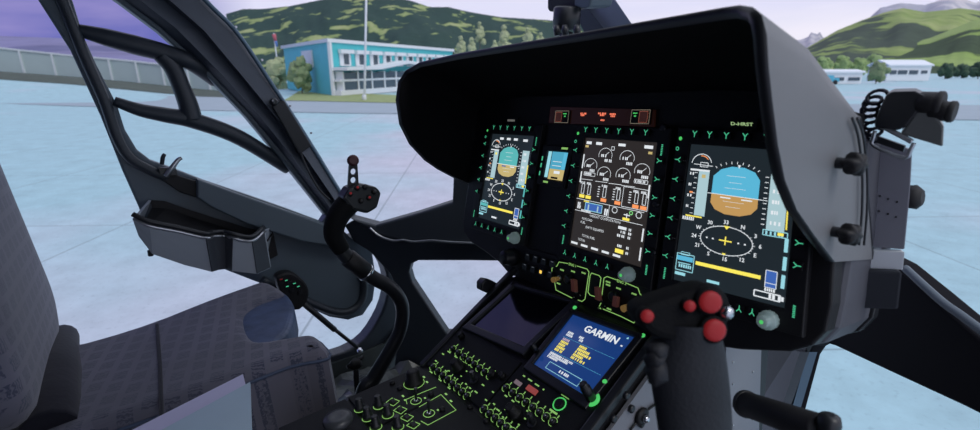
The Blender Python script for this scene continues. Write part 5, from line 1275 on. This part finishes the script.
tag(vu, 'black binocular-like viewer with coiled cord on the right bracket', 'viewer')
# compass on the centre post
cpn = empty('standby_compass', Y_(575, 32, .46)); YC = .46
g = MB(); c0_ = Y_(566, 30, YC); c1_ = Y_(567.5, 6, YC)
g.cyl(c0_, c1_, .040, blk2, 28); g.build('bowl', cpn)
g = MB(); g.prism([Y_(547, -10, YC), Y_(576, -12, YC), Y_(577, 8, YC), Y_(566, 10, YC), Y_(549, 12, YC), Y_(547, 9, YC)], (.02, .07, 0), blk); g.build('housing', cpn, bevel=.006)
g = MB(); g.prism([Y_(575, -12, YC - .01), Y_(594, -12, YC - .01), Y_(589, 7, YC - .01), Y_(584, 9, YC - .01), Y_(574, 6, YC - .01)], (.02, .07, 0), frame); g.build('side_cover', cpn, bevel=.004)
for x in (557, 565, 577):
    g = MB(); g.lathe(Y_(x, 30, YC - .045), UZ, [(.009, -.016), (.011, .0), (.007, .014)], blk2 if x != 563 else steel, 12); g.build('adjuster', cpn)
g = MB(); g.cyl(Y_(566, 32, YC), Y_(566, 32, YC) - Vector((0, 0, .20)), .02, blk2, 16); g.build('stem', cpn)
tag(cpn, 'black standby compass at the top centre beyond the hood', 'compass')

# ================================================================== LIGHT
wd = bpy.data.worlds.new('sky'); sc.world = wd; wd.use_nodes = True; N = wd.node_tree.nodes; L = wd.node_tree.links
bg = N['Background']; tc = N.new('ShaderNodeTexCoord')
def dotn(v):
    d = N.new('ShaderNodeVectorMath'); d.operation = 'DOT_PRODUCT'; d.inputs[1].default_value = v; L.new(tc.outputs['Generated'], d.inputs[0]); return d.outputs['Value']
el = dotn(OU); lf = dotn(-OR)
re_ = N.new('ShaderNodeValToRGB'); e = re_.color_ramp.elements
e[0].position = .0; e[0].color = (.74, .73, .76, 1); e[1].position = .5; e[1].color = (.60, .66, .80, 1)
x_ = e.new(.1); x_.color = (.62, .62, .78, 1)
L.new(el, re_.inputs[0])
rl_ = N.new('ShaderNodeMapRange'); rl_.inputs[1].default_value = .40; rl_.inputs[2].default_value = .52; L.new(lf, rl_.inputs[0])
ns = N.new('ShaderNodeTexNoise'); ns.inputs['Scale'].default_value = 3; ns.inputs['Detail'].default_value = 5
mp = N.new('ShaderNodeMapping'); mp.inputs['Scale'].default_value = (1, 1, 5); L.new(tc.outputs['Generated'], mp.inputs[0]); L.new(mp.outputs[0], ns.inputs['Vector'])
vi = N.new('ShaderNodeValToRGB'); vi.color_ramp.elements[0].position = .4; vi.color_ramp.elements[0].color = (.12, .13, .40, 1); vi.color_ramp.elements[1].position = .7; vi.color_ramp.elements[1].color = (.30, .26, .52, 1); L.new(ns.outputs['Fac'], vi.inputs[0])
cl_ = N.new('ShaderNodeValToRGB'); cl_.color_ramp.elements[0].position = .48; cl_.color_ramp.elements[0].color = (0, 0, 0, 1); cl_.color_ramp.elements[1].position = .75; cl_.color_ramp.elements[1].color = (.5, .5, .5, 1); L.new(ns.outputs['Fac'], cl_.inputs[0])
ma = N.new('ShaderNodeMix'); ma.data_type = 'RGBA'; L.new(cl_.outputs[0], ma.inputs[0]); L.new(re_.outputs[0], ma.inputs[6]); ma.inputs[7].default_value = (.82, .76, .84, 1)
mb_ = N.new('ShaderNodeMix'); mb_.data_type = 'RGBA'; L.new(rl_.outputs[0], mb_.inputs[0]); L.new(ma.outputs[2], mb_.inputs[6]); L.new(vi.outputs[0], mb_.inputs[7])
L.new(mb_.outputs[2], bg.inputs['Color']); bg.inputs['Strength'].default_value = 1.22
sun = bpy.data.lights.new('sun', 'SUN'); sun.energy = .9; sun.angle = math.radians(25); sun.color = (1, .97, .92)
so_ = bpy.data.objects.new('sun', sun); C.objects.link(so_)
sd = (OU * .9 - OF * .45 + OR * .5).normalized()
so_.rotation_euler = sd.to_track_quat('Z', 'Y').to_euler(); so_.location = (3, -3, 6)
vs = sc.view_settings; sc.view_settings.view_transform = 'Standard'; vs.look = 'None'; vs.gamma = 1; vs.exposure = 0; vs.use_curve_mapping = False
